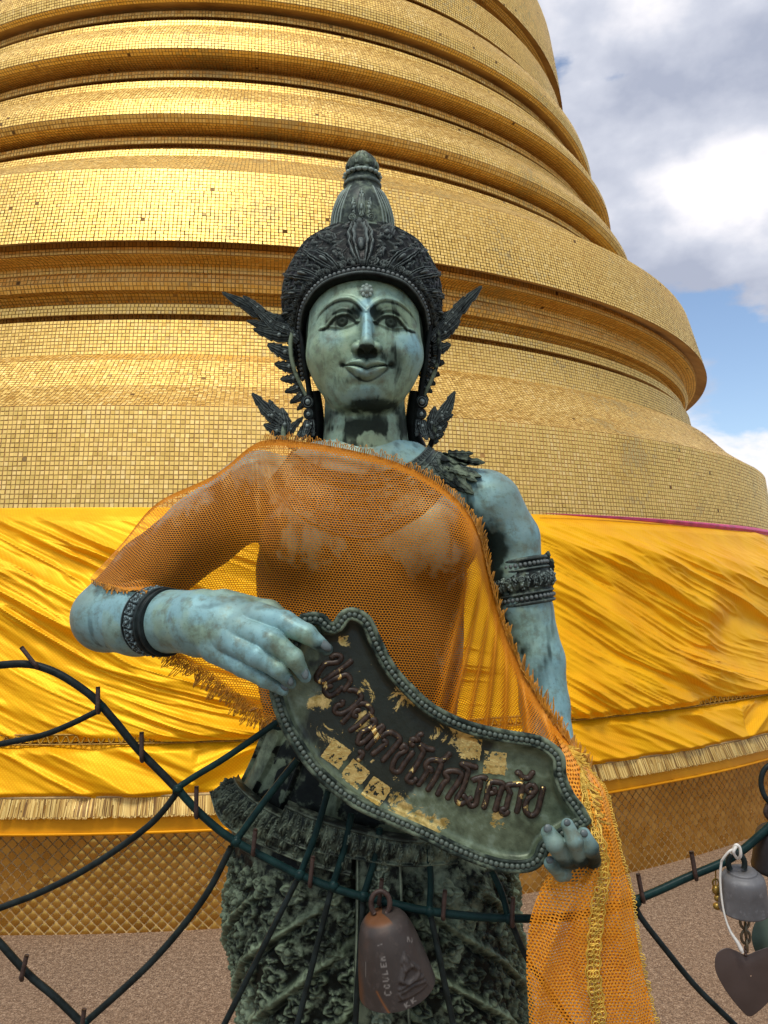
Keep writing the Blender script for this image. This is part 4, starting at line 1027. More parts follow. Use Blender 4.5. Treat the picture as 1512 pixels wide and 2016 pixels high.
for k_ in range(int(sc[-1]/26)):
    c_ = 13+k_*26; wl = np.interp(c_, sc, Wd)
    stamp(H, Uu, dist, (c_, wl*.33), 0, 14, wl*.42, tear, 6, lean=.25); stamp(H, Uu, dist, (c_+13, wl*.55), 0, 9, wl*.25, tear, 5, lean=-.2); stamp(H, Uu, dist, (c_+13, wl*.42), 0, 7, 7, scroll, 4.5)
G2 = G2+g2*H[..., None]
COLM = make_dark('collar_bronze', hi=(.27, .34, .31), mid=(.030, .042, .038), lo=(.010, .014, .013), pl=.515, ph=.61, green=.05)
collar = sheet('collar', G2, COLM, statue, high=wear(H, 2, 2., .6).ravel())
# pointed epaulette leaves on the bare shoulder
def surf_leaf(base, tip, w, lift=4, bend=.1, n=34):
    b_, t_ = np.array(base, float), np.array(tip, float); D = t_-b_; L = np.linalg.norm(D); D /= L; S = np.array([-D[1], D[0]])
    t = np.linspace(0, 1, n); hw = w*.5*np.clip(t+.18, 0, 2)**.45*np.clip(1-t, 0, 1)**.6*1.5*(1+.22*np.sin(t*25))+.3
    ss = np.linspace(-1, 1, 13); pr = np.array([0, .8, .1, .6, .15, .7, .9, .7, .15, .6, .1, .8, 0])
    c = b_+D*L*t[:, None]+S*(bend*L*t*t)[:, None]; P = c[:, None]+S*(hw[:, None]*ss[None])[..., None]
    p = march(full, P[..., 0], P[..., 1]); 
    if np.isnan(p).any():
        yy = np.nanmean(p[..., 1]); bad = np.isnan(p[..., 0]); p[bad] = W(P[..., 0][bad], P[..., 1][bad], yy if yy == yy else 0)
    p = p+np.array([0, -1, .3])*(lift+pr[None]*w*.22*(hw[:, None]/(w*.5)))[..., None]
    edge = p[:, [0, -1]]+np.array([0, 12, 0]); p = np.concatenate([edge[:, :1], p, edge[:, 1:]], 1)
    return p.reshape(-1, 3), grid_quads(n, 15)
for sp_ in [[((868, 905), (953, 921), 20, 14, -.05), ((880, 900), (930, 905), 14, 18, -.1), ((872, 918), (948, 940), 18, 8, .02)],
            [((872, 925), (935, 972), 26, 7, .06), ((880, 918), (938, 952), 18, 10, 0), ((862, 935), (918, 966), 18, 6, .1)],
            [((850, 945), (885, 957), 20, 5, .1), ((840, 952), (868, 966), 16, 5, .1), ((884, 930), (925, 942), 12, 15, 0)]]:
    v_, q_ = cat([surf_leaf(a, b, c, l_, d) for a, b, c, l_, d in sp_]); part('epaulette_leaf', toW(v_), q_, COLM, collar, attrs={'high': np.zeros(len(v_))})

# ---- armlet and bracelet
def cuff(name, axis_pts, rad, prof_, motifs, mat, parent, nA=260, up=np.array([0, -1., 0]), high=None):
    """lathe about a bone axis; prof_ = [(t along, extra radius)]"""
    a0, a1 = [np.array(a, float) for a in axis_pts]; D = a1-a0; L = np.linalg.norm(D); D /= L
    N1 = up-(up@D)*D; N1 /= np.linalg.norm(N1); N2 = np.cross(D, N1)
    pr_ = resample(catmull(np.array(prof_, float)*np.array([L, 1]), 6), 90); a = np.linspace(-PI, PI, nA+1)[:-1]
    R = (rad+pr_[:, 1])[None, :]+0*a[:, None]; U_ = a[:, None]*rad+0*R; Vv = pr_[:, 0][None]+0*R
    H = np.zeros(R.shape); motifs(H, U_, Vv, L)
    R = R+H; dirn = np.cos(a)[:, None, None]*N1+np.sin(a)[:, None, None]*N2
    Gc = a0+D*pr_[:, 0][None, :, None]+dirn*R[..., None]
    o = sheet(name, Gc, mat, parent, cu=True, high=wear(H, 2, 2.2, .7).ravel())
    return o, lambda t_, r_, n_: [a0+D*L*t_+(math.cos(x)*N1+math.sin(x)*N2)*(rad+r_) for x in np.arange(n_)*2*PI/n_]
def mot_arm(H, U_, V_, L):
    for k_ in range(-8, 9):
        stamp(H, U_, V_, (k_*22, L*.34), 0, 11, L*.30, tear, 6, lean=.3); stamp(H, U_, V_, (k_*22+11, L*.66), PI, 11, L*.28, tear, 6, lean=-.3)
        stamp(H, U_, V_, (k_*22+11, L*.44), 0, 7, 7, scroll, 5.5)
A0, A1 = W(1022, 1102, 12), W(1039, 1190, 8)
arml, bf = cuff('armlet', (A0, A1), 50, [(-.02, -4), (0, 4), (.05, 5), (.08, 2), (.2, 2), (.23, 6), (.27, 5), (.3, 3), (.5, 9), (.7, 3), (.73, 5), (.77, 6), (.8, 2), (.92, 2), (.95, 5), (1, 4), (1.02, -4)], mot_arm, COLM, statue)
add_beads(bf(.14, 3.0, 36), 4.3, arml); add_beads(bf(.86, 3.0, 36), 4.3, arml)
v_, q_ = cat(sum([leaf(b, t_, w, dy=10, bend=bd) for b, t_, w, bd in (((1072, 1120), (1076, 1084), 16, .1), ((1080, 1130), (1090, 1100), 14, -.1), ((1076, 1160), (1091, 1136), 14, -.1), ((1078, 1140), (1088, 1172), 12, .1))], [])); q_, t_ = fixq(q_)
part('flame_leaf', toW(v_), q_, COLM, arml, tris=t_)
def mot_br(H, U_, V_, L):
    for k_ in range(-8, 9): stamp(H, U_, V_, (k_*21, L*.37), .6, 12, 12, flower, 5.5); stamp(H, U_, V_, (k_*21+10, L*.18), -.5, 8, 14, tear, 4)
B0, B1 = W(294, 1222, -145), W(332, 1225, -178)
BRM = make_dark('bracelet_bronze', hi=(.30, .42, .44), mid=(.02, .03, .03), lo=(.008, .012, .012), pl=.52, ph=.60)
brac, bf = cuff('bracelet', (B0, B1), 55, [(-.05, -5), (0, 2), (.06, 5), (.12, 1), (.2, 1), (.55, 0), (.62, 1), (.68, 5), (.75, 5), (.8, 1.5), (.86, 1), (.92, 4), (1.0, 3), (1.05, -5)], mot_br, BRM, statue)

# ---- skirt and hips
rowsL = [(1425, 508, 900), (1440, 512, 915), (1500, 492, 940), (1560, 466, 965), (1620, 455, 985), (1700, 458, 1010), (1770, 448, 1014), (1830, 447, 1022), (1900, 462, 1030), (1960, 470, 1036), (2020, 476, 1042), (2200, 495, 1060), (2450, 500, 1080)]
zt = []; 
for y, a, b in rowsL:
    l_, r_ = W(a, y, -20), W(b, y, -20); zt.append(((l_[0]+r_[0])/2, (r_[0]-l_[0])/2, (l_[2]+r_[2])/2))
zt = np.array(zt); NVs, NUs = 620, 560
zc_ = catmull(zt, 12); zg = np.linspace(zt[0, 2], zt[-1, 2], NVs); o_ = np.argsort(zc_[:, 2])
cxg = np.interp(zg, zc_[o_, 2], zc_[o_, 0]); hwg = np.interp(zg, zc_[o_, 2], zc_[o_, 1])
ag = np.linspace(-1.75, 1.75, NUs)
G = np.stack([cxg[None]+hwg[None]*np.sin(ag)[:, None], -hwg[None]*.60*np.cos(ag)[:, None]-5, zg[None]+0*ag[:, None]], -1)
Uu = ag[:, None]*230+0*zg[None]; Zz = G[..., 2]
H = np.zeros(Uu.shape)
xi = (Uu/230); 
# legs: two rounded columns with a sunk middle panel
H += 26*np.exp(-((np.abs(xi)-.62)/.36)**2)*sstep(W(0, 1560, 0)[2], W(0, 1720, 0)[2], Zz)-10*ridge(xi, .12)*sstep(W(0, 1600, 0)[2], W(0, 1700, 0)[2], Zz)
zm = W(0, 1700, 0)[2]; below = sstep(zm+30, zm-40, Zz)
sw = (Zz-zm)+np.abs(Uu)*.85
swr = np.mod(sw, 96)/96; fold_ridge = ridge(swr-.5, .075); H += below*(12*fold_ridge-5*ridge(swr-.36, .06))*sstep(20, 70, np.abs(Uu))
HM = np.zeros(Uu.shape); rr_ = np.random.default_rng(3)
for j in range(17):
    for i in range(-8, 9):
        cx_ = (i+.5*(j % 2))*54; cz = zt[-1, 2]+20+j*46
        if cz > W(0, 1655, 0)[2]: continue
        stamp(HM, Uu, Zz, (cx_, cz), .4*math.sin(i+j), 21, 21, flower, 10, n=4)
        for q_ in range(4):
            a_ = q_*2*PI/4+.78; stamp(HM, Uu, Zz, (cx_+27*math.cos(a_), cz+25*math.sin(a_)), a_-PI/2+rr_.normal(0, .2), 10, 20, tear, 5, lean=rr_.uniform(-.4, .4))
edge = sstep(1.12, 1.35, np.abs(xi))
for k_ in range(260):
    sg = -1 if k_ % 2 else 1; cx_ = sg*rr_.uniform(1.05, 1.65)*230; cz = rr_.uniform(zt[-1, 2], W(0, 1680, 0)[2])
    stamp(HM, Uu, Zz, (cx_, cz), rr_.normal(PI*.9, .4), 9, 28, tear, 8, lean=rr_.uniform(-.5, .5))
hipz = sstep(W(0, 1640, 0)[2], W(0, 1600, 0)[2], Zz)
ribs = np.zeros(Uu.shape)
for xr in (-1.15, -.82, -.5, -.15, .3, .7): 
    dd_ = xi-xr*(1+.35*(W(0, 1400, 0)[2]-Zz)/200); ribs = ribs+6*ridge(dd_*230, 4)-3*ridge(dd_*230-8, 4)
H = H+HM*(1-.6*fold_ridge*below)+hipz*0+ribs*sstep(W(0, 1630, 0)[2], W(0, 1590, 0)[2], Zz)
H += 2*(fbm(np.stack([Uu*.03, Zz*.03], -1), 2, 5)-.5)
nn = np.stack([np.sin(ag)[:, None]+0*Zz, -np.cos(ag)[:, None]+0*Zz, 0*Zz], -1)
G = G+nn*H[..., None]
hi_ = (wear(HM, 3, 3.0, .7)*(.35+.65*(fbm(np.stack([Uu*.012, Zz*.012], -1), 3, 25) > .47))+below*fold_ridge*.8+.55*edge*below+.75*sstep(W(0, 1640, 0)[2], W(0, 1580, 0)[2], Zz)*(fbm(np.stack([Uu*.02, Zz*.02], -1), 4, 15) > .42)).clip(0, 1)
SKM = make_dark('skirt_bronze', hi=(.22, .29, .185), mid=(.012, .017, .014), lo=(.004, .006, .005), pl=.535, ph=.66, green=-.05)
skirt = sheet('skirt', G, SKM, statue, high=hi_.ravel(), flip=False)
# sash bands with cast foliage
def ribbon(name, topc, botc, dyt, parent, thick=10, along=False, n=260, m_=60, amp=9, wave=0):
    T1 = catmull([W(*a) for a in topc], 20); B1_ = catmull([W(*a) for a in botc], 20); T1 = resample(T1, n); B1_ = resample(B1_, n); t = np.linspace(0, 1, m_)
    G = T1[:, None]*(1-t[None, :, None])+B1_[:, None]*t[None, :, None]
    L = np.concatenate([[0], np.cumsum(np.linalg.norm(np.diff(T1, axis=0), axis=1))]); wd = np.linalg.norm(T1-B1_, axis=1)
    U_ = L[:, None]+0*t[None]; V_ = wd[:, None]*t[None]; H = np.zeros(U_.shape)
    H += 6*ridge(V_-3, 3)+6*ridge(wd[:, None]-V_-3, 3)
    if along:
        for k_ in range(int(L[-1]/34)+1):
            w_ = np.interp(k_*34, L, wd); stamp(H, U_, V_, (12+k_*34, w_/2), 0, 17, 17, flower, amp)
            for sg in (-1, 1): stamp(H, U_, V_, (22+k_*34, w_/2+sg*w_*.18), -PI/2-sg*.5, 9, 26, tear, amp)
    for k_ in range(0 if along else int(L[-1]/24)+1):
        w_ = np.interp(12+k_*24, L, wd); stamp(H, U_, V_, (12+k_*24, w_*.9), PI, 13, w_*.78, tear, amp, lean=.3); stamp(H, U_, V_, (k_*24, w_*.12), 0, 9, w_*.5, tear, amp*.8, lean=-.3)
    Nn = gnormals(G); Nn *= -np.sign(Nn[..., 1])[..., None]; G = G+Nn*(H+6*np.sin(t*PI)[None])[..., None]
    G = np.concatenate([G[:, :1]+np.array([0, thick+14, 0]), G, G[:, -1:]+np.array([0, thick+14, 0])], 1)
    hh = np.zeros(G.shape[:2]); hh[:, 1:-1] = wear(H, 2, 2.5, .7)
    return sheet(name, G, COLM2, parent, high=hh.ravel())
COLM2 = make_dark('sash_bronze', hi=(.25, .31, .22), mid=(.022, .030, .026), lo=(.006, .009, .008), pl=.51, ph=.61, green=.12)
ribbon('sash', [(466, 1532, -60), (480, 1552, -105), (530, 1590, -150), (610, 1625, -190), (700, 1650, -205)], [(414, 1562, -50), (440, 1622, -100), (505, 1660, -150), (600, 1700, -190), (690, 1725, -205)], 0, statue)
ribbon('sash', [(566, 1582, -178), (620, 1606, -200), (700, 1630, -212), (800, 1650, -215), (900, 1650, -205)], [(540, 1648, -172), (600, 1672, -196), (690, 1690, -208), (800, 1706, -215), (900, 1700, -205)], 0, statue)
ribbon('hanging_panel', [(700, 1690, -196), (700, 1800, -200), (696, 1950, -196), (690, 2200, -190)], [(790, 1690, -196), (795, 1800, -200), (805, 1950, -196), (820, 2200, -190)], 0, statue, amp=9, along=True)
# plinth under the figure
zf_ = -1.6/K; zp = zt[-1, 2]+25
pl_ = [(0, zp), (250, zp), (262, zp-12), (262, zp-60), (285, zp-75), (300, zp-90), (300, zf_+60), (330, zf_+40), (330, zf_)]
a = np.linspace(0, 2*PI, 49)[:-1]
v_ = np.stack([np.stack([cxg[-1]+r_*np.cos(a), 10+.8*r_*np.sin(a), z_+0*a], -1) for r_, z_ in pl_])
part('plinth', toW(v_.reshape(-1, 3)), grid_quads(len(pl_), 48, False, True)[:, ::-1], simple('grey_plinth', (.33, .32, .30), .8, bump=.3), statue, smooth=False)
# ------------------------------------------------------------------ the curved plaque
plaque = thing('curved_plaque', 'curved bronze plaque with raised Thai letters and gold leaf squares held in the statue hands', 'plaque', tuple(toW(W(850, 1460, -280))))
PO_T = [(593, 1211), (615, 1207), (637, 1211), (655, 1227), (668, 1210), (685, 1199), (708, 1202), (731, 1220), (750, 1262), (778, 1313), (815, 1354), (852, 1387), (898, 1412), (944, 1428), (1000, 1440), (1055, 1449), (1088, 1465), (1109, 1489), (1113, 1526), (1125, 1558), (1148, 1590), (1163, 1618)]
PO_B = [(532, 1362), (537, 1384), (551, 1424), (574, 1465), (606, 1512), (648, 1553), (699, 1590), (759, 1618), (833, 1651), (898, 1683), (963, 1708), (1009, 1716), (1046, 1713), (1069, 1697), (1079, 1672)]
def pdy(x): return -292+14*np.sin((np.asarray(x, float)-535)/630*PI)
T_ = resample(catmull(PO_T, 12), 150); B_ = resample(catmull(PO_B, 12), 150)
# pair the rails so that cross lines stay square to the band
def rematch(T_, B_, kt, kb):
    def ar(P, pts): 
        return [int(np.argmin(np.hypot(P[:, 0]-a, P[:, 1]-b))) for a, b in pts]
    it, ib = ar(T_, kt), ar(B_, kb); T2 = []; B2 = []
    for i in range(len(it)-1):
        m = max(it[i+1]-it[i], ib[i+1]-ib[i], 2); u = np.linspace(0, 1, m+1)[:-1]
        for A, ii, out in ((T_, it, T2), (B_, ib, B2)):
            x = ii[i]+(ii[i+1]-ii[i])*u; x0 = np.clip(x.astype(int), 0, len(A)-2); f = (x-x0)[:, None]; out.append(A[x0]*(1-f)+A[x0+1]*f)
    T2.append(T_[it[-1]][None]); B2.append(B_[ib[-1]][None]); return np.concatenate(T2), np.concatenate(B2)
T2, B2 = rematch(T_, B_, [(593, 1211), (655, 1227), (731, 1220), (852, 1387), (1000, 1440), (1109, 1489), (1163, 1618)], [(532, 1362), (551, 1424), (606, 1512), (759, 1618), (898, 1683), (1009, 1716), (1079, 1672)])
nP, mP = len(T2), 44; t = np.linspace(0, 1, mP)
PX = T2[:, None]*(1-t[None, :, None])+B2[:, None]*t[None, :, None]
outl = np.concatenate([T2, B2[::-1]])
def dist_edge(P):
    C = np.concatenate([resample(outl, step=5, closed=True)]); P2 = P.reshape(-1, 2); d = np.full(len(P2), 1e9)
    for i in range(0, len(C), 40): d = np.minimum(d, np.sqrt(((P2[:, None]-C[None, i:i+40])**2).sum(-1)).min(1))
    return d.reshape(P.shape[:-1])
de = dist_edge(PX)
def plate_pt(px, py, off=0, de_=None):
    d_ = de_ if de_ is not None else dist_edge(np.stack([np.asarray(px, float), np.asarray(py, float)], -1))
    return W(px, py, pdy(px)+12*sstep(19, 34, d_)-off)
Gp = plate_pt(PX[..., 0], PX[..., 1], 0, de)
back = W(PX[..., 0], PX[..., 1], pdy(PX[..., 0])+26)
v_, q_ = cat([(Gp.reshape(-1, 3), grid_quads(nP, mP)), (back.reshape(-1, 3), grid_quads(nP, mP)[:, ::-1])])
n_ = nP*mP; ed = np.concatenate([np.arange(nP)*mP, (nP-1)*mP+np.arange(1, mP), (np.arange(nP-1)[::-1])*mP+mP-1, np.arange(1, mP-1)[::-1]])
e2 = np.roll(ed, -1); q_ = np.concatenate([q_, np.stack([ed, e2, e2+n_, ed+n_], -1)])
def make_plate():
    m, nt, b = mat_base('plaque_bronze'); N = NT(nt); o = N.coord()
    n1 = N.noise(14, 6, .62, vec=o); n2 = N.noise(55, 5, .7, vec=o); n3 = N.noise(30, 6, .75, vec=o, dist=.6)
    c = N.ramp(N.m('ADD', N.m('MULTIPLY', n1, .6), N.m('MULTIPLY', n2, .4)), [(.38, (.055, .075, .045)), (.52, (.125, .165, .10)), (.66, (.22, .29, .215))])
    dk = N.m('ADD', N.attr('dirt_shade'), N.m('MULTIPLY', N.m('SUBTRACT', n1, .5), 1.1)); c = N.mix(N.mr(dk, .2, .85, 0, .96, True), c, (.014, .020, .015))
    gf = N.m('ADD', N.attr('gold'), N.m('MULTIPLY', N.m('SUBTRACT', n3, .5), 2.6)); gm = N.mr(gf, .52, .60)
    c = N.mix(gm, c, N.mix(N.mr(n2, .4, .6), (.42, .31, .09), (.80, .62, .24)))
    N.l(c, b.inputs['Base Color']); N.l(N.mr(gm, 0, 1, .3, .75), b.inputs['Metallic'])
    N.l(N.mr(n2, .3, .7, .28, .5), b.inputs['Roughness']); N.bump(N.m('ADD', n2, N.m('MULTIPLY', gm, .25)), .3, .003, b); return m
PLM = make_plate()
Vp = Gp.reshape(-1, 3)
drt = blotches(Vp, [(740, 1340, -280, 110, 130, .95), (680, 1440, -280, 75, 55, .8), (800, 1470, -280, 110, 75, .95), (880, 1490, -280, 90, 60, .6), (760, 1540, -280, 50, 40, .7), (690, 1300, -280, 50, 70, .75), (1100, 1600, -280, 20, 40, .4)], 21)
gld = blotches(Vp, [(675, 1258, -280, 14, 18, .55), (625, 1385, -280, 26, 26, .55), (780, 1380, -280, 34, 30, .6), (720, 1410, -280, 18, 60, .55), (880, 1450, -280, 44, 30, .6), (930, 1470, -280, 26, 24, .5), (640, 1450, -280, 34, 30, .45), (800, 1600, -280, 40, 26, .5), (860, 1625, -280, 36, 20, .55), (980, 1620, -280, 16, 20, .55), (990, 1500, -280, 18, 22, .45), (700, 1500, -280, 50, 40, .2), (1020, 1530, -280, 50, 20, .1), (760, 1560, -280, 30, 24, .35)], 22)
ones = np.zeros(len(Vp))
part('plate', toW(v_), q_, PLM, plaque, attrs={'dirt_shade': np.concatenate([drt, ones+.6]), 'gold': np.concatenate([gld, ones])})
RIMM = make_dark('plaque_rim_bronze', hi=(.24, .31, .25), mid=(.045, .065, .052), lo=(.015, .022, .018), pl=.50, ph=.62, green=.15)
RBM = simple('rim_bead_bronze', (.085, .115, .092), .45, .1, .6, 60)
Lo = resample(outl, step=5, closed=True)
def inset(P, d):
    Tn = np.roll(P, -2, 0)-np.roll(P, 2, 0); Tn /= np.linalg.norm(Tn, axis=1)[:, None]+1e-9; Nn = np.stack([Tn[:, 1], -Tn[:, 0]], -1)
    c = P.mean(0); test = P+Nn*2; 
    ar = .5*np.sum(P[:, 0]*np.roll(P[:, 1], -1)-np.roll(P[:, 0], -1)*P[:, 1]); return P-Nn*d*np.sign(ar)
for d_, r_ in ((2.5, 4.4), (19, 3.3)):
    L2 = inset(Lo, d_); P = W(L2[:, 0], L2[:, 1], pdy(L2[:, 0])-2); v_, q_ = tube(P, r_, 8, True); part('rim', toW(v_), q_, RIMM, plaque, attrs={'high': np.zeros(len(v_))})
L2 = resample(inset(Lo, 11), step=10.6, closed=True)
_st = statue; add_beads(W(L2[:, 0], L2[:, 1], pdy(L2[:, 0])-3.0), 4.7, plaque, mat=RBM)
# raised Thai letters, one part each
def CA(p): return [(600+x/5.4, 1280+y/5.4) for x, y in p]
def CB(p): return [(820+x/5.4, 1400+y/5.4) for x, y in p]
LET = [
 [CA([(270, 95), (320, 55), (385, 70), (350, 125), (225, 145), (165, 210), (125, 290), (180, 335), (265, 285), (385, 200), (510, 105)])],
 [CA([(300, 390), (250, 385), (212, 430), (262, 485), (335, 450), (410, 385)]), CA([(212, 430), (235, 350), (340, 295), (440, 262), (478, 300), (470, 360), (400, 440)])],
 [CA([(400, 520), (395, 575), (340, 590), (320, 650), (385, 675), (480, 630), (570, 550), (600, 490), (540, 430), (450, 425)])],
 [CA([(600, 640), (545, 640), (520, 690), (570, 705)]), CA([(390, 785), (470, 690), (540, 590), (640, 570), (712, 650), (640, 730), (550, 810), (465, 865)])],
 [CA([(690, 740), (745, 745), (735, 800), (650, 850), (600, 880), (565, 985), (640, 965), (740, 860), (845, 795)]), CA([(845, 795), (780, 905), (700, 995), (645, 1060)])],
 [CA([(565, 1075), (610, 1090), (600, 1135), (552, 1175)])],
 [CA([(810, 935), (860, 885), (930, 878), (1010, 945), (960, 1025), (885, 1115), (815, 1190)]), CA([(820, 950), (865, 985), (790, 1055), (705, 1115)])],
 [CA([(1010, 1065), (1055, 1010), (1078, 1060), (1000, 1110), (945, 1190), (935, 1275), (1000, 1290), (1070, 1190), (1160, 1070)])],
 [CA([(1170, 1020), (1130, 990), (1150, 945), (1205, 955), (1205, 910), (1265, 885)])],
 [CA([(1385, 1060), (1300, 1045), (1220, 1000), (1262, 1070), (1235, 1140), (1170, 1250), (1120, 1320), (1090, 1380), (1150, 1400), (1190, 1350)])],
 [CB([(8, 800), (70, 715), (110, 640), (100, 560), (170, 515), (260, 550), (225, 660), (165, 770), (110, 855)]), CB([(250, 545), (320, 490), (365, 435)]), CB([(105, 590), (155, 620), (150, 660)])],
 [CB([(215, 905), (280, 780), (330, 720), (305, 655), (390, 635), (478, 668), (430, 780), (370, 860), (320, 945)])],
 [CB([(655, 605), (580, 580), (480, 560), (545, 620), (532, 700), (490, 830), (430, 935), (470, 985), (525, 945), (485, 880)])],
 [CB([(760, 725), (690, 705), (590, 740), (650, 715), (680, 770), (650, 880), (630, 985), (575, 1005), (550, 950), (600, 915)])],
 [CB([(710, 1045), (745, 930), (765, 810), (800, 755), (905, 765), (915, 800), (880, 900), (830, 1075)]), CB([(765, 875), (830, 860), (815, 800)])],
 [CB([(1010, 900), (975, 830), (965, 790), (1050, 780), (1125, 785), (1105, 900), (1085, 1000), (1060, 1090)]), CB([(1000, 850), (970, 960), (950, 1030), (900, 1050), (935, 1095), (985, 1050)])],
 [CB([(1060, 680), (1085, 650), (1125, 700), (1190, 710), (1230, 660), (1262, 655)])],
 [CB([(1225, 770), (1170, 815), (1190, 860), (1240, 880), (1180, 940), (1155, 1040), (1210, 1110), (1275, 1075), (1315, 950), (1350, 795)]), CB([(1225, 770), (1268, 830), (1240, 880)])]]
def make_letter():
    m, nt, b = mat_base('letter_bronze'); N = NT(nt); o = N.n('ShaderNodeNewGeometry').outputs['Position']
    n1 = N.noise(38, 5, .7, vec=o, dist=.4); n2 = N.noise(120, 3, .6, vec=o)
    c = N.mix(N.mr(n2, .4, .6), (.020, .013, .009), (.050, .031, .021)); gm = N.mr(n1, .60, .63)
    c = N.mix(gm, c, (.78, .58, .22)); N.l(c, b.inputs['Base Color']); N.l(gm, b.inputs['Metallic']); b.inputs['Roughness'].default_value = .45; b.inputs['Specular IOR Level'].default_value = .3; return m
LTM = make_letter()
for L in LET:
    ms = []
    for pl in L:
        P = resample(catmull(pl, 8), step=1.6); n_ = len(P); r_ = 4.9*np.clip(np.minimum(np.arange(n_)+1.5, n_-np.arange(n_)+.5)/3, .4, 1)
        w_ = plate_pt(P[:, 0], P[:, 1], .4); ms.append(tube(w_, r_, 8))
    vq, fq = cat(ms); tpart('letter', (toW(vq), fq), LTM, plaque)
GLM = simple('gold_leaf', (.86, .68, .26), .32, .8, .25, 60, bump=.3, col2=(.62, .46, .15))
for (x, y, sz, an) in ((662, 1484, 44, .62), (699, 1524, 44, .66), (741, 1558, 44, .60), (926, 1474, 42, .12), (974, 1502, 44, .10), (742, 1303, 0, 0)):
    if not sz: continue
    u = np.linspace(-.5, .5, 31); U_, V_ = np.meshgrid(u, u, indexing='ij'); U_ = U_*sz; V_ = V_*sz
    jx = (noise(np.stack([U_*.35+x, V_*.35], -1), 3)-.5)*3; edge_ = (np.abs(U_) > sz*.47) | (np.abs(V_) > sz*.47)
    X = x+(U_+jx*edge_)*math.cos(an)-(V_+jx*edge_)*math.sin(an); Y = y+(U_)*math.sin(an)+(V_+jx*edge_)*math.cos(an)
    P = plate_pt(X, Y, .9); q = grid_quads(31, 31); kk = fbm(np.stack([X[:-1, :-1].ravel()*.13, Y[:-1, :-1].ravel()*.13], -1), 3, 8) > .36
    rm = (~kk) & (rng.random(len(q)) < .93); part('gold_leaf', toW(P.reshape(-1, 3)), q[~rm], GLM, plaque)

# ------------------------------------------------------------------ net shawl
def make_net(name, c1, c2, pu, pv, hu=.405, hv=.385, edge=True, spark=0.0):
    m, nt, b = mat_base(name); N = NT(nt); uv = N.n('ShaderNodeUVMap').outputs[0]; s = N.n('ShaderNodeSeparateXYZ'); N.l(uv, s.inputs[0])
    wob = N.m('MULTIPLY', N.m('SUBTRACT', N.noise(.035, 3, .5, vec=uv), .5), 5.0)
    u = N.m('DIVIDE', N.m('ADD', s.outputs[0], wob), pu); v = N.m('DIVIDE', N.m('ADD', s.outputs[1], N.m('MULTIPLY', wob, .7)), pv); row = N.m('FLOOR', v)
    fu = N.m('ABSOLUTE', N.m('SUBTRACT', N.m('FRACT', N.m('ADD', u, N.m('MULTIPLY', row, .5))), .5)); fv = N.m('ABSOLUTE', N.m('SUBTRACT', N.m('FRACT', v), .5))
    r = N.m('ADD', N.m('POWER', N.m('DIVIDE', fu, hu), 2.4), N.m('POWER', N.m('DIVIDE', fv, hv), 2.4))
    at = N.attr('dense'); thr = N.m('SUBTRACT', 1.0, at)
    a = N.m('GREATER_THAN', r, thr)
    N.l(a, b.inputs['Alpha']); n = N.noise(.25, 3, .6, vec=uv)
    c = N.mix(N.mr(n, .35, .65), c1, c2)
    if spark: c = N.mix(N.m('MULTIPLY', N.mr(N.noise(.6, 2, .6, vec=uv), .58, .66), spark), c, (.95, .62, .12))
    N.l(c, b.inputs['Base Color']); b.inputs['Roughness'].default_value = .45; b.inputs['Specular Tint'].default_value = (1, .75, .3, 1)
    b.inputs['Sheen Weight'].default_value = .15; b.inputs['Sheen Tint'].default_value = (1, .6, .1, 1)
    return m
NETM = make_net('orange_net', (.50, .145, .006), (.64, .235, .014), 5.4, 4.0)
NETM2 = make_net('orange_gold_net', (.60, .17, .006), (.78, .31, .02), 6.0, 4.6, .38, .36, spark=.8)
THREAD = simple('orange_thread', (.70, .30, .02), .5, .0, .45, 40)
THREAD2 = simple('gold_thread', (.86, .55, .08), .4, .25, .45, 40)
shawl = thing('net_shawl', 'orange net shawl with looped fringe draped over the bronze statue and its raised arm', 'shawl', tuple(toW(W(720, 1100, -120))))
KT = [(178, 1137), (240, 1070), (310, 990), (420, 936), (495, 878), (532, 866), (585, 868), (640, 876), (700, 888), (770, 906), (830, 932), (880, 965), (915, 1000), (942, 1045), (958, 1110), (975, 1180), (998, 1250), (1032, 1325), (1078, 1400), (1122, 1462), (1160, 1515)]
KB = [(180, 1141), (240, 1160), (305, 1174), (335, 1285), (400, 1330), (450, 1368), (512, 1412), (570, 1440), (620, 1466), (690, 1490), (760, 1506), (820, 1520), (860, 1532), (900, 1544), (935, 1556), (970, 1566), (1005, 1576), (1045, 1585), (1085, 1592), (1120, 1592), (1150, 1575)]
ctl = np.linspace(0, 1, len(KT)); NS, NTt = 330, 190
Tc, Bc = catmull(KT, 16), catmull(KB, 16); sel = np.linspace(0, len(Tc)-1, NS)
# even spacing along the top curve
Lt = np.concatenate([[0], np.cumsum(np.linalg.norm(np.diff(Tc, axis=0), axis=1)+.4*np.linalg.norm(np.diff(Bc, axis=0), axis=1))]); sel = np.interp(np.linspace(0, Lt[-1], NS), Lt, np.arange(len(Tc)))
def at_(A, x): i = np.clip(x.astype(int), 0, len(A)-2); f = (x-i)[:, None]; return A[i]*(1-f)+A[i+1]*f
Tc, Bc = at_(Tc, sel), at_(Bc, sel); sp_ = sel/16/(len(KT)-1)*(len(KT)-1)       # control index
t = np.linspace(0, 1, NTt)
PX = Tc[:, None]*(1-t[None, :, None])+Bc[:, None]*t[None, :, None]
left = (sel[:, None]/16+0*t[None]) < 1.75
hp = march(drape_sdf, PX[..., 0], PX[..., 1]); hp2 = march(lambda p: smin(drape_sdf(p), fore_L(p), 4), PX[..., 0], PX[..., 1])
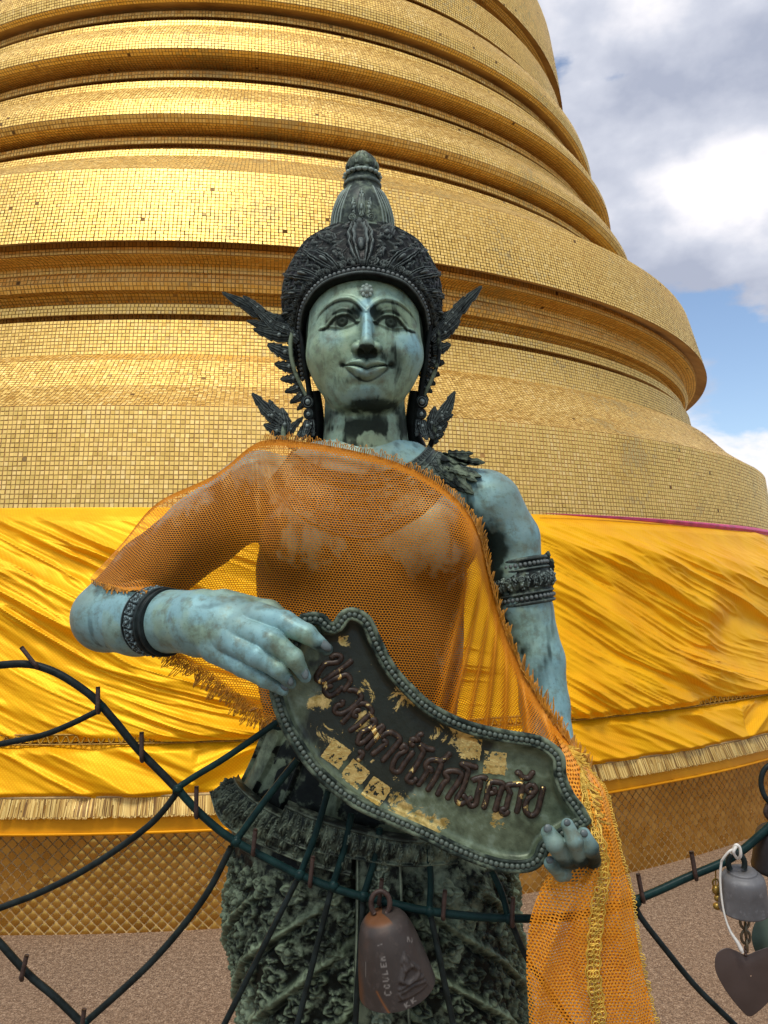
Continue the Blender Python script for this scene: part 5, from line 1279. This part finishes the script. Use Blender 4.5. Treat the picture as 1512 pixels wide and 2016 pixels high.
hp3 = march(lambda p: smin(drape_sdf(p), smin(arm_R(p), arm_lo_R(p), 4), 4), PX[..., 0], PX[..., 1])
rgt = (sel[:, None]/16+0*t[None]) > 16.6
hit_y = np.where(left, hp2[..., 1], np.where(rgt, hp3[..., 1], hp[..., 1])); miss = np.isnan(hit_y)
lim = np.where(miss, 9e9, hit_y-12.0)
d = np.where(miss, 0.0, lim); 
# start from a coarse fill
d0 = np.where(miss, -40.0, lim); d = d0.copy()
for _ in range(500):
    a = d.copy(); a[1:-1] = .5*(d[2:]+d[:-2]); b_ = d.copy(); b_[:, 1:-1] = .5*(d[:, 2:]+d[:, :-2]); b_[:, 0] = d[:, 1]; b_[:, -1] = d[:, -2]; a[0] = d[1]; a[-1] = d[-2]
    av = .55*a+.45*b_; d = np.minimum(av, lim); d = np.where(miss, av, d)
# gathered folds: down the right side and fanning from the shoulder
S_i = sel[:, None]/16+0*t[None]; Tt = t[None]+0*S_i
fo = 0
for c_, w_, a_, k_ in ((12.2, .20, 16, -1.5), (13.0, .16, 20, -1.9), (13.9, .16, 18, -1.8), (14.8, .2, 22, -1.2), (15.8, .25, 18, -.6), (17.0, .3, 16, 0), (18.2, .3, 14, .3)):
    fo = fo+a_*ridge(S_i-(c_+k_*(Tt-.45)), w_)*sstep(.03, .3, Tt)
for c_, w_, a_, k_ in ((3.1, .16, 7, 2.0), (3.9, .12, 6, 3.5), (2.0, .2, 6, 1.2), (5.0, .25, 5, 5.0), (4.4, .15, 5, 4.2)): fo = fo+a_*ridge(S_i-(c_+k_*Tt), w_*(1+Tt))*(1-Tt)
fo = fo+3.0*(fbm(np.stack([S_i*.9+Tt*2, Tt*2.5], -1), 3, 71)-.5)
d = d-fo
P = W(PX[..., 0], PX[..., 1], d)
du = np.linalg.norm(np.diff(P, axis=0), axis=2).mean(1); Uc = np.concatenate([[0], np.cumsum(du)]); dv = np.linalg.norm(np.diff(P, axis=1), axis=2); Vc = np.concatenate([np.zeros((NS, 1)), np.cumsum(dv, 1)], 1)
Vc = Vc*.5+.5*Vc[:, -1:].mean()*Tt
Uv = P[..., 0]*.55+Uc[:, None]*.45+0*Vc; Vv = P[..., 2]*.7-Vc*.3
dens = np.clip(sstep(16, 5, Vc)*1.5+1.2*sstep(11.0, 13., S_i)*sstep(70, 22, Vc)+.85*np.clip(fo/14., 0, 1)*sstep(11, 12.5, S_i), 0, 1)
dens = np.maximum(dens, sstep(.975, .99, Tt)*sstep(2.0, 1.6, S_i)+.9*sstep(.93, .97, Tt)*(S_i < 1.75))
part('net', toW(P.reshape(-1, 3)), grid_quads(NS, NTt), NETM, shawl, attrs={'dense': np.clip(dens, 0, .98).ravel()}, uv=np.stack([Uv, Vv], -1))
def fringe(name, P, dirv, length, step, mat, parent, r=.55, loops=True, curl=2.0, seed=0):
    """P polyline (units) on the cloth edge, dirv unit vectors outward"""
    rg = np.random.default_rng(seed); Pn = resample(np.concatenate([P, dirv], 1), step=step); ms = []
    T = np.gradient(Pn[:, :3], axis=0); T /= np.linalg.norm(T, axis=1)[:, None]
    for i in range(len(Pn)):
        o = Pn[i, :3]; D = Pn[i, 3:6]; D = D/np.linalg.norm(D)+rg.normal(0, .22, 3); tt = T[i]; Lh = length*rg.uniform(.55, 1.15); w_ = step*.62
        if loops:
            a = np.linspace(-.15*PI, 1.15*PI, 9); q = o+D*(Lh*np.sin(a)[:, None]*.5+Lh*.5*(a > 0)[:, None]*np.sin(np.clip(a, 0, PI))[:, None])+tt*(-w_*np.cos(a))[:, None]+np.array([0, -1, 0])*rg.uniform(-1, 3)
        else: q = o+D*Lh*np.linspace(0, 1, 4)[:, None]
        ms.append(tube(q, r, 3, caps=False))
    v_, q_ = cat(ms); return part(name, toW(v_), q_, mat, parent)
row = P[:, 0]; nrm2 = P[:, 0]-P[:, 3]; nrm2 /= np.linalg.norm(nrm2, axis=1)[:, None]
m1 = S_i[:, 0] > 4.6
fringe('fringe', row[m1], nrm2[m1], 12, 4.2, THREAD, shawl, .8, seed=1)
m1b = S_i[:, 0] > 12.8
fringe('fringe', (row+np.array([0, -4, 0]))[m1b], nrm2[m1b], 22, 2.2, THREAD, shawl, .8, seed=2)
bot = P[:, -1]; nb = P[:, -1]-P[:, -4]; nb /= np.linalg.norm(nb, axis=1)[:, None]
m2 = (S_i[:, 0] < 1.75); fringe('fringe', bot[m2]+np.array([0, -2, 0]), nb[m2], 12, 3.0, THREAD, shawl, .8, seed=3)
m3 = (S_i[:, 0] > 2.75) & (S_i[:, 0] < 6.3); fringe('fringe', bot[m3], nb[m3]+np.array([-.5, 0, 0]), 24, 3.4, THREAD, shawl, .9, seed=4)
fringe('fringe', bot[m3]+np.array([6, 0, 8]), nb[m3]+np.array([-.5, 0, 0]), 18, 3.4, THREAD, shawl, .9, seed=5)

# the end hanging beside the plaque
SL = [(1080, 1425), (1104, 1470), (1112, 1520), (1118, 1570), (1125, 1630), (1100, 1690), (1064, 1750), (1042, 1820), (1036, 1900), (1040, 1980), (1044, 2080)]
SR = [(1124, 1462), (1152, 1505), (1190, 1555), (1207, 1620), (1224, 1690), (1243, 1760), (1250, 1820), (1262, 1890), (1276, 1950), (1290, 2010), (1306, 2080)]
SD = [-95, -160, -225, -262, -276, -282, -282, -280, -278, -276, -272]
nS, mS = 260, 120; a = catmull(np.concatenate([np.array(SL, float), np.array(SD, float)[:, None]], 1), 26); b_ = catmull(np.concatenate([np.array(SR, float), np.array(SD, float)[:, None]], 1), 26)
a = resample(a, nS); b_ = b_[np.linspace(0, len(b_)-1, nS).astype(int)]; t = np.linspace(0, 1, mS)
Q3 = a[:, None]*(1-t[None, :, None])+b_[:, None]*t[None, :, None]; ii = np.linspace(0, 1, nS)[:, None]
fold = 15*np.sin(t[None]*PI)+11*ridge(t[None]-(.30+.25*np.sin(ii*5)), .07)+9*ridge(t[None]-(.62-.2*ii), .09)-9*ridge(t[None]-(.45+.1*np.sin(ii*7)), .08)+7*ridge(t[None]-.86, .06)+8*(fbm(np.stack([t[None]*3+0*ii, ii*7+0*t[None]], -1), 3, 81)-.5)
fold = fold*sstep(0, .25, ii)
P2 = W(Q3[..., 0], Q3[..., 1], Q3[..., 2]-fold+6)
Uc = np.concatenate([np.zeros((nS, 1)), np.cumsum(np.linalg.norm(np.diff(P2, axis=1), axis=2), 1)], 1); Uc = Uc-Uc[:, 60:61]; Vc = P2[..., 2]
part('net_end', toW(P2.reshape(-1, 3)), grid_quads(nS, mS), NETM2, shawl, attrs={'dense': (.15+.5*sstep(.35, 0, ii)+0*t[None]+.4*ridge(t[None]-1, .04)+.3*sstep(.5, .8, noise(np.stack([t[None]*4+0*ii, ii*5+0*t[None]], -1), 4))).clip(0, .95).ravel()}, uv=np.stack([Uc, Vc], -1))
# second layer behind
P3 = W(Q3[..., 0]+3-10*t[None]*sstep(.4, 1, ii), Q3[..., 1], Q3[..., 2]+20*np.sin(t[None]*PI)+4+8*noise(np.stack([t[None]*3+0*ii, ii*4+0*t[None]], -1), 6))
part('net_end', toW(P3.reshape(-1, 3)), grid_quads(nS, mS), NETM2, shawl, attrs={'dense': np.full(nS*mS, .1)}, uv=np.stack([Uc*1.03+3, Vc*1.02], -1))
# crocheted gold edging down the hanging end
tr = np.interp(np.linspace(0, 1, nS), [0, .12, .2, .3, .45, .6, .75, 1], [.62, .60, .46, .46, .62, .62, .56, .55]); jj = (tr*(mS-1)).astype(int)
C_ = P2[np.arange(nS), jj]; C_ = catmull(C_[::6], 6)+np.array([0, -4, 0]); C_ = C_[14:]
ms = []
Cr = resample(C_, step=7.5); T = np.gradient(Cr, axis=0); T /= np.linalg.norm(T, axis=1)[:, None]; Sd = np.cross(T, np.array([0, -1., 0])); rg = np.random.default_rng(9)
for i in range(len(Cr)):
    for sg, off_ in ((-1, -5), (1, 5), (1, 0)):
        c = Cr[i]+Sd[i]*off_+rg.normal(0, .8, 3)*np.array([1, .5, 1]); a_ = np.linspace(0, 2*PI, 11)[:-1]+rg.uniform(0, 6)
        ms.append(tube(c+(np.cos(a_)*4.6)[:, None]*Sd[i]+(np.sin(a_)*5.0)[:, None]*T[i]+np.array([0, -1.0, 0])*(rg.uniform(-.5, 2)), 1.0, 4, True))
for off_ in (-10, 10):
    z_ = Cr+Sd*(off_+2.0*np.sin(np.arange(len(Cr))*1.9))[:, None]+np.array([0, -1, 0]); ms.append(tube(catmull(z_, 3), 1.1, 4))
vq, fq = cat(ms); tpart('crochet_edging', (toW(vq), fq), THREAD2, shawl)
ng = resample(P2[:, -1], step=6); fringe('fringe', P2[18:, -1][::2], np.tile(np.array([[1., -.2, 0]]), (len(P2[18:, -1][::2]), 1)), 5, 4, THREAD2, shawl, .8, seed=11)
fr2 = Cr[:int(len(Cr)*.35)]; fringe('fringe', fr2, -Sd[:len(fr2)]+T[:len(fr2)]*.5, 22, 2.4, THREAD2, shawl, .8, seed=12)
# ------------------------------------------------------------------ iron bell rack in front of the statue
RD = -215
IRON = make_dark('dark_painted_iron', hi=(.10, .17, .17), mid=(.018, .026, .026), lo=(.010, .014, .013), pl=.6, ph=.9, rough=.4)
IRONG = make_dark('green_painted_iron', hi=(.12, .25, .25), mid=(.010, .034, .032), lo=(.006, .020, .020), pl=.6, ph=.9, rough=.38)
RUST = simple('rusty_iron', (.075, .045, .035), .6, .3, .5, 60, bump=.3)
rack = thing('bell_rack', 'dark curved iron rods with short upright hooks in front of the statue', 'bell rack', tuple(toW(W(756, 1750, RD))))
def rodp(name, pts, r, mat, dy=RD, sides=9):
    P = resample(catmull([W(x, y, dy) if True else 0 for x, y in pts], 10), step=8)
    P = P+(fbm(np.stack([np.arange(len(P))*.12, np.full(len(P), pts[0][0]*.1)], -1), 2, 3)-.5)[:, None]*1.6
    v_, q_ = tube(P, r, sides); return tpart(name, (toW(v_), q_), mat, rack, attrs={'high': np.zeros(len(v_))})
rodp('rail', [(-260, 1420), (-160, 1370), (-60, 1322), (0, 1309), (70, 1309), (140, 1340), (200, 1388), (272, 1476), (348, 1552)], 6.6, IRON)
rodp('rail', [(348, 1552), (395, 1602), (462, 1655), (590, 1722), (720, 1766), (850, 1794), (1010, 1808), (1130, 1803), (1250, 1772), (1365, 1722), (1440, 1688), (1500, 1640), (1580, 1560), (1680, 1440)], 6.6, IRONG)
rodp('rod', [(-200, 1500), (0, 1465), (100, 1442), (196, 1398)], 5, IRON)
rodp('rod', [(-220, 1850), (0, 1788), (150, 1722), (290, 1628), (352, 1556)], 5.4, IRON, RD+2)
rodp('rod', [(354, 1548), (385, 1528), (450, 1488), (545, 1422), (610, 1375)], 5.4, IRONG, RD+2)
rodp('rod', [(-200, 1690), (-100, 1768), (0, 1857), (50, 1912), (110, 1964), (165, 2022), (230, 2100)], 6, IRON)
rodp('rod', [(455, 1668), (400, 1770), (300, 1892), (165, 2016)], 5.6, IRON, RD+2)
rodp('rod', [(468, 1650), (520, 1578), (585, 1496)], 6, IRONG, RD+1)
for top_, knot, bot in (((646, 1556), (590, 1722), (440, 2020)), ((692, 1602), (655, 1742), (584, 2020)), ((748, 1630), (716, 1762), (699, 2020)), ((842, 1670), (845, 1792), (893, 2020)), ((968, 1712), (1000, 1806), (1050, 1900))):
    rodp('rod', [knot, ((knot[0]+top_[0])/2+4, (knot[1]+top_[1])/2), top_], 5.4, IRONG, RD+1)
    rodp('rod', [knot, (knot[0]*.6+bot[0]*.4, knot[1]*.6+bot[1]*.4), bot] if bot[0] != 1050 else [(1004, 1812), (1037, 1885), (1080, 1950), (1128, 2022)], 5.0, IRON, RD+1)
rodp('rod', [(1248, 1776), (1262, 1806), (1306, 1864), (1372, 1944), (1450, 2022)], 4.8, IRON, RD+1)
for x, y in ((198, 1392), (350, 1554), (465, 1657), (590, 1722), (656, 1744), (716, 1764), (846, 1794), (1002, 1808), (165, 2018), (1252, 1776)):
    v_, q_ = uvsphere(W(x, y, RD-1), (9.5, 9, 8.5), 12, 8); v_ = v_+(noise(v_*.35, 5)[:, None]-.5)*3; part('weld', toW(v_), q_, IRONG, rack, attrs={'high': np.zeros(len(v_))})
for x0, y0, x1, y1 in ((42, 1274, 72, 1312), (193, 1352, 193, 1400), (279, 1441, 279, 1495), (387, 1548, 386, 1606), (503, 1632, 498, 1680), (616, 1686, 610, 1742), (752, 1730, 746, 1778), (876, 1752, 872, 1806), (1010, 1766, 1008, 1820), (1256, 1720, 1266, 1772), (1361, 1676, 1370, 1728), (53, 1880, 42, 1926), (166, 1986, 160, 2034)):
    P = [W(x0, y0, RD-14), W(x0*.25+x1*.75, y0*.25+y1*.75, RD-14), W(x1, y1-2, RD-13), W(x1+1, y1+3, RD-6), W(x1+1, y1, RD+3)]
    v_, q_ = tube(resample(catmull(P, 6), 16), 3.7, 7); tpart('hook', (toW(v_), q_), RUST, rack)

def lathe(prof_, n=48, wob=0):
    pr_ = np.array(prof_, float); a = np.linspace(0, 2*PI, n+1)[:-1]
    V = np.stack([pr_[:, 0][:, None]*np.cos(a), pr_[:, 0][:, None]*np.sin(a), pr_[:, 1][:, None]+0*a], -1)
    return V, grid_quads(len(pr_), n, False, True)
def rot_y(v, ang, ax=1):
    c, s_ = math.cos(ang), math.sin(ang); v = np.asarray(v, float)
    if ax == 1: M = np.array([[c, 0, s_], [0, 1, 0], [-s_, 0, c]])
    else: M = np.array([[1, 0, 0], [0, c, -s_], [0, s_, c]])
    return v@M.T
# --- brown bell in the middle
def make_bellm(name, c1, c2, rust=(.20, .07, .015), rl=.3):
    m, nt, b = mat_base(name); N = NT(nt); o = N.coord(); n1 = N.noise(9, 5, .6, vec=o); n2 = N.noise(60, 4, .7, vec=o)
    c = N.mix(N.mr(n1, .35, .65), c1, c2); c = N.mix(N.mr(n2, .55, .75, 0, .5), c, tuple(x*2 for x in c2))
    c = N.mix(N.m('ADD', N.attr('rust'), N.mr(N.noise(5, 5, .6, vec=o), .60, .75, 0, rl), clamp=True), c, rust)
    c = N.mix(N.attr('scratch'), c, (.34, .32, .29))
    N.l(c, b.inputs['Base Color']); b.inputs['Metallic'].default_value = .12; N.l(N.mr(n2, .3, .7, .45, .65), b.inputs['Roughness'])
    N.bump(n2, .15, .002, b); return m
BM1 = make_bellm('brown_bell_metal', (.028, .022, .019), (.052, .040, .034))
BM2 = make_bellm('grey_bell_metal', (.06, .06, .062), (.15, .15, .155), rl=0)
BM3 = make_bellm('black_bell_metal', (.012, .011, .011), (.025, .022, .022), rl=.1)
s1 = shr(-240)
bell1 = thing('hanging_bell', 'brown weathered bell with raised emblem and scratched letters hanging in the middle', 'bell', tuple(toW(W(750, 1780, -236))))
bpf = [(0, 0), (10, 0), (24, -2), (36, -7), (46, -20), (52, -38), (58, -62), (64, -95), (69, -125), (73, -155), (76, -178), (77, -186), (74, -187), (68, -180), (60, -140), (45, -60), (20, -12), (0, -9)]
bpr = catmull(np.array(bpf[:12], float), 10); nA = 360
aa = np.linspace(0, 2*PI, nA+1)[:-1]; R = bpr[:, 0][:, None]+0*aa; Zb = bpr[:, 1][:, None]+0*aa
Ub = (np.mod(aa+PI/2+PI, 2*PI)-PI)[None]*70+0*R     # 0 = toward the camera
X0 = Ub-38; Y0 = Zb+112; Hb = np.zeros(R.shape)
def st(pts, w, h, X=None, Y=None):
    q = np.stack([X0.ravel() if X is None else X.ravel(), Y0.ravel() if Y is None else Y.ravel()], -1); d_, _ = polyd(q, np.array(pts, float)); return h*ridge(d_, w).reshape(R.shape)
plaqm = ((Y0 > -52) & (np.abs(X0) < 34-(Y0+52)*.36) & (Y0 < 44))*1.0
Hb += 2.2*plaqm
for pts, w, h in (([(-26, -48), (-30, -36), (0, -30), (26, -40)], 2.5, 3), ([(-28, -28), (0, -20), (28, -30)], 2.5, 3), ([(-22, -12), (-8, -20), (14, -18), (22, -8)], 3.5, 4), ([(-18, -8), (-8, 8), (8, 10), (18, -4)], 4, 3.5), ([(-8, 8), (-10, 24), (-4, 34)], 2.5, 2.6), ([(8, 8), (10, 22), (2, 40)], 2.5, 2.6), ([(0, 16), (0, 26)], 6, 4.5), ([(12, 12), (24, -10)], 2.5, 2.5), ([(-12, 12), (-22, -8)], 2.5, 2.5)): Hb += st(pts, w, h)
R = R+Hb
sc_ = np.zeros(R.shape)
XL = Ub; YL = Zb+100
def letter_strokes(strokes, ox, oy, s_=1.0, ang=PI/2):
    out = []
    for st_ in strokes: out.append([(ox+s_*(x*math.cos(ang)-y*math.sin(ang)), oy+s_*(x*math.sin(ang)+y*math.cos(ang))) for x, y in st_])
    return out
GL = {'C': [[(8, 11), (4, 13), (0, 10), (-1, 5), (2, 0), (7, 1)]], 'O': [[(4, 12), (0, 8), (1, 2), (5, 0), (8, 5), (7, 10), (4, 12)]], 'U': [[(0, 12), (0, 3), (3, 0), (7, 2), (8, 12)]], 'L': [[(1, 12), (0, 0), (7, 1)]],
      'E': [[(8, 12), (1, 12), (0, 0), (8, 0)], [(1, 6), (7, 6)]], 'N': [[(0, 0), (1, 12), (7, 0), (8, 12)]], 'R': [[(0, 0), (0, 12), (6, 11), (6, 7), (0, 6), (8, 0)]], 'M': [[(0, 0), (1, 12), (4, 5), (7, 12), (8, 0)]], 'J': [[(6, 12), (6, 2), (3, 0), (0, 3)]], 'K': [[(0, 0), (0, 12)], [(7, 12), (0, 5), (8, 0)]], 'X': [[(0, 0), (8, 12)], [(0, 12), (8, 0)]], '1': [[(3, 0), (3, 12)]], '5': [[(7, 12), (1, 12), (1, 7), (6, 6), (6, 1), (0, 0)]]}
allst = []
for i, ch in enumerate('COULEN'): allst += letter_strokes(GL[ch], -6, -46+i*15, .95)
for i, ch in enumerate('MJ'): allst += letter_strokes(GL[ch], 58+i*9, 46-i*8, .8, -.5)
for i, ch in enumerate('KK'): allst += letter_strokes(GL[ch], 16+i*13, -82+i*3, .8, .25)
for pl in allst: sc_ += st(pl, .95, .8, XL, YL)
for pl in ([(-58, 20), (-60, -14)], [(-20, 60), (-8, 62)]): sc_ += st(pl, .8, .5, XL, YL)
ru = st([(-34, -40), (-26, -60), (-14, -90)], 2.0, .8, XL, YL)+sstep(-62, -86, XL)*sstep(20, -60, YL)*.5+sstep(-12, -3, Zb)*.6*(Ub < 40)
V = np.stack([R*np.cos(aa), R*np.sin(aa), Zb], -1); nV = V.shape[0]*V.shape[1]
inner = catmull(np.array(bpf[11:], float), 6); Vi = np.stack([inner[:, 0][:, None]*np.cos(aa), inner[:, 0][:, None]*np.sin(aa), inner[:, 1][:, None]+0*aa], -1)
Vall, Qall = cat([(V.reshape(-1, 3), grid_quads(len(bpr), nA, False, True)[:, ::-1]), (Vi.reshape(-1, 3), grid_quads(len(inner), nA, False, True)[:, ::-1])])
Vall = rot_y(rot_y(Vall*np.array([1, 1, .80]), -.20), .12, 0)*.80+W(752, 1798, -240)
zz_ = np.zeros(len(Vall)-nV)
part('bell_body', toW(Vall), Qall, BM1, bell1, attrs={'rust': np.concatenate([np.clip(ru, 0, 1).ravel(), zz_+.3]), 'scratch': np.concatenate([np.clip(sc_, 0, .45).ravel(), zz_])})
a = np.linspace(-.28*PI, 1.28*PI, 26); P = W(749, 1779, -240)+np.stack([15*np.cos(a), 0*a, 19*np.sin(a)], -1); v_, q_ = tube(P, 4.2, 8); tpart('hanging_loop', (toW(v_), q_), RUST, bell1)
# --- grey bell with chain and heart plate on the right
bell2 = thing('hanging_bell', 'small grey bell with a heart-shaped plate on its chain at the right edge', 'bell', tuple(toW(W(1450, 1690, -236))), group=None)
pf = [(0, 0), (10, 3), (20, 5), (28, 3), (30, -2), (36, -6), (42, -14), (45, -30), (46.5, -55), (49, -80), (50, -90), (47, -90), (42, -60), (36, -16), (0, -12)]
pr_ = catmull(np.array(pf, float), 6); v_, q_ = lathe(pr_, 64); v_ = rot_y(rot_y(v_.reshape(-1, 3)*np.array([1, 1, .86]), -.06), .12, 0)*.76+W(1461, 1716, -238)
part('bell_body', toW(v_), q_[:, ::-1], BM2, bell2, attrs={'rust': np.zeros(len(v_)), 'scratch': np.zeros(len(v_))})
a = np.linspace(-.2*PI, 1.2*PI, 22); P = W(1450, 1700, -240)+np.stack([13*np.cos(a), 0*a, 15*np.sin(a)], -1); v_, q_ = tube(P, 4.5, 8); tpart('hanging_loop', (toW(v_), q_), IRON, bell2, attrs={'high': np.zeros(len(v_))})
CH = simple('chain_metal', (.16, .13, .08), .45, .6, .4, 60)
for i, (x, y, an) in enumerate(((1466, 1815, 0), (1468, 1830, 1), (1468, 1845, 0), (1470, 1860, 1))):
    a = np.linspace(0, 2*PI, 17)[:-1]; d1 = np.array([1, 0, 0]) if an == 0 else np.array([.35, .9, 0]); P = W(x, y, -240)+np.cos(a)[:, None]*7*d1+np.sin(a)[:, None]*np.array([0, 0, 10.]); v_, q_ = tube(P, 2.3, 6, True); tpart('chain_link', (toW(v_), q_), CH, bell2)
def plate_shape(name, pts, dy, mat, parent, th=2.5):
    P = resample(catmull(pts, 10, True), step=4, closed=True); n_ = len(P); c = P.mean(0)
    rings = [W(*(c+(P-c)*s_).T, dy-(2.5 if s_ < .96 else 0)) for s_ in (1, .97, .7, .35, .02)]; bk = W(P[:, 0], P[:, 1], dy+th)
    v_ = np.concatenate([bk[None]]+[r_[None] for r_ in rings]); return part(name, toW(v_.reshape(-1, 3)), grid_quads(6, n_, False, True), mat, parent)
HPM = simple('brown_plate_metal', (.085, .062, .055), .42, .3, .25, 10)
plate_shape('heart_plate', [(1468, 1880), (1490, 1872), (1520, 1864), (1542, 1876), (1550, 1900), (1542, 1930), (1520, 1965), (1490, 1994), (1475, 2001), (1462, 1992), (1432, 1955), (1412, 1920), (1407, 1896), (1412, 1876), (1430, 1866), (1450, 1872)], -240, HPM, bell2)
v_, q_ = cat([uvsphere(W(1468, 1880+i*7, -244), 3, 8, 6) for i in range(-2, 1)]); part('pin', toW(v_), q_, RUST, bell2)
WH = simple('white_string', (.72, .70, .64), .8, 0, .15, 80)
P = catmull([W(*p) for p in [(1446, 1672, -254), (1436, 1676, -256), (1424, 1690, -250), (1420, 1700, -246), (1418, 1735, -244), (1424, 1790, -246), (1436, 1830, -250), (1452, 1856, -254), (1462, 1876, -256)]], 8)
v1 = tube(P, np.interp(np.linspace(0, 1, len(P)), [0, .7, .95, 1], [2.2, 1.6, 3.4, 2]), 6); P = catmull([W(*p) for p in [(1440, 1680, -250), (1448, 1664, -258), (1456, 1668, -260), (1458, 1684, -258), (1452, 1690, -250), (1444, 1678, -262), (1450, 1666, -262)]], 8); v2 = tube(P, 2.4, 6)
vq, fq = cat([v1, v2]); s_o = tpart('white_string', (toW(vq), fq), WH); tag(s_o, 'white string knotted on the rail and falling past the grey bell', 'string')
# --- black bell, ring, green plate and small brass charm at the frame's edge
bell3 = thing('hanging_bell', 'black bell half cut off by the right edge above the grey bell', 'bell', tuple(toW(W(1520, 1600, -205))))
pf = [(0, 0), (14, 2), (24, 0), (32, -6), (37, -16), (40, -40), (43, -70), (45, -84), (41, -84), (34, -20), (0, -10)]
v_, q_ = lathe(catmull(np.array(pf, float), 6), 56); v_ = rot_y(v_.reshape(-1, 3)*np.array([1, 1, .9]), .1, 0)*.88+W(1530, 1628, -200)
part('bell_body', toW(v_), q_[:, ::-1], BM3, bell3, attrs={'rust': np.zeros(len(v_)), 'scratch': np.zeros(len(v_))})
a = np.linspace(0, 2*PI, 31)[:-1]; P = W(1527, 1545, -205)+np.stack([24*np.cos(a), 4*np.sin(a), 32*np.sin(a)], -1); v_, q_ = tube(P, 4.4, 8, True); tpart('hanging_ring', (toW(v_), q_), IRON, bell3, attrs={'high': np.zeros(len(v_))})
P = catmull([W(1522, 1618, -205), W(1508, 1600, -205), W(1516, 1580, -205), W(1524, 1575, -205)], 6); v_, q_ = tube(P, 4.5, 7); tpart('hanging_loop', (toW(v_), q_), RUST, bell3)
P = catmull([W(1524, 1705, -200), W(1524, 1760, -200), W(1522, 1795, -200)], 6); v_, q_ = tube(P, 2.4, 6); tpart('clapper_rod', (toW(v_), q_), RUST, bell3)
GPM = simple('green_plate_metal', (.10, .15, .11), .5, .1, .3, 10)
plate_shape('leaf_plate', [(1522, 1790), (1500, 1800), (1484, 1822), (1480, 1850), (1490, 1880), (1508, 1905), (1530, 1925), (1556, 1905), (1572, 1880), (1576, 1850), (1568, 1820), (1550, 1800)], -200, GPM, bell3)
BR = simple('old_brass', (.42, .27, .06), .4, .7, .4, 40)
ms = [uvsphere(W(1410, 1752, -205), (7, 6, 8), 10, 7), uvsphere(W(1413, 1768, -205), (6, 5, 6), 10, 7), uvsphere(W(1412, 1784, -205), (7, 6, 6), 10, 7), tube(np.array([W(1409, 1700, -205), W(1409, 1745, -205)]), 1.2, 5), tube(W(1409, 1738, -205)+np.stack([5*np.cos(a), 0*a, 6*np.sin(a)], -1), 1.6, 5, True)]
vq, fq = cat(ms); tag(tpart('brass_charm', (toW(vq), fq), BR), 'tiny dull brass charm hanging on a cord left of the grey bell', 'charm')
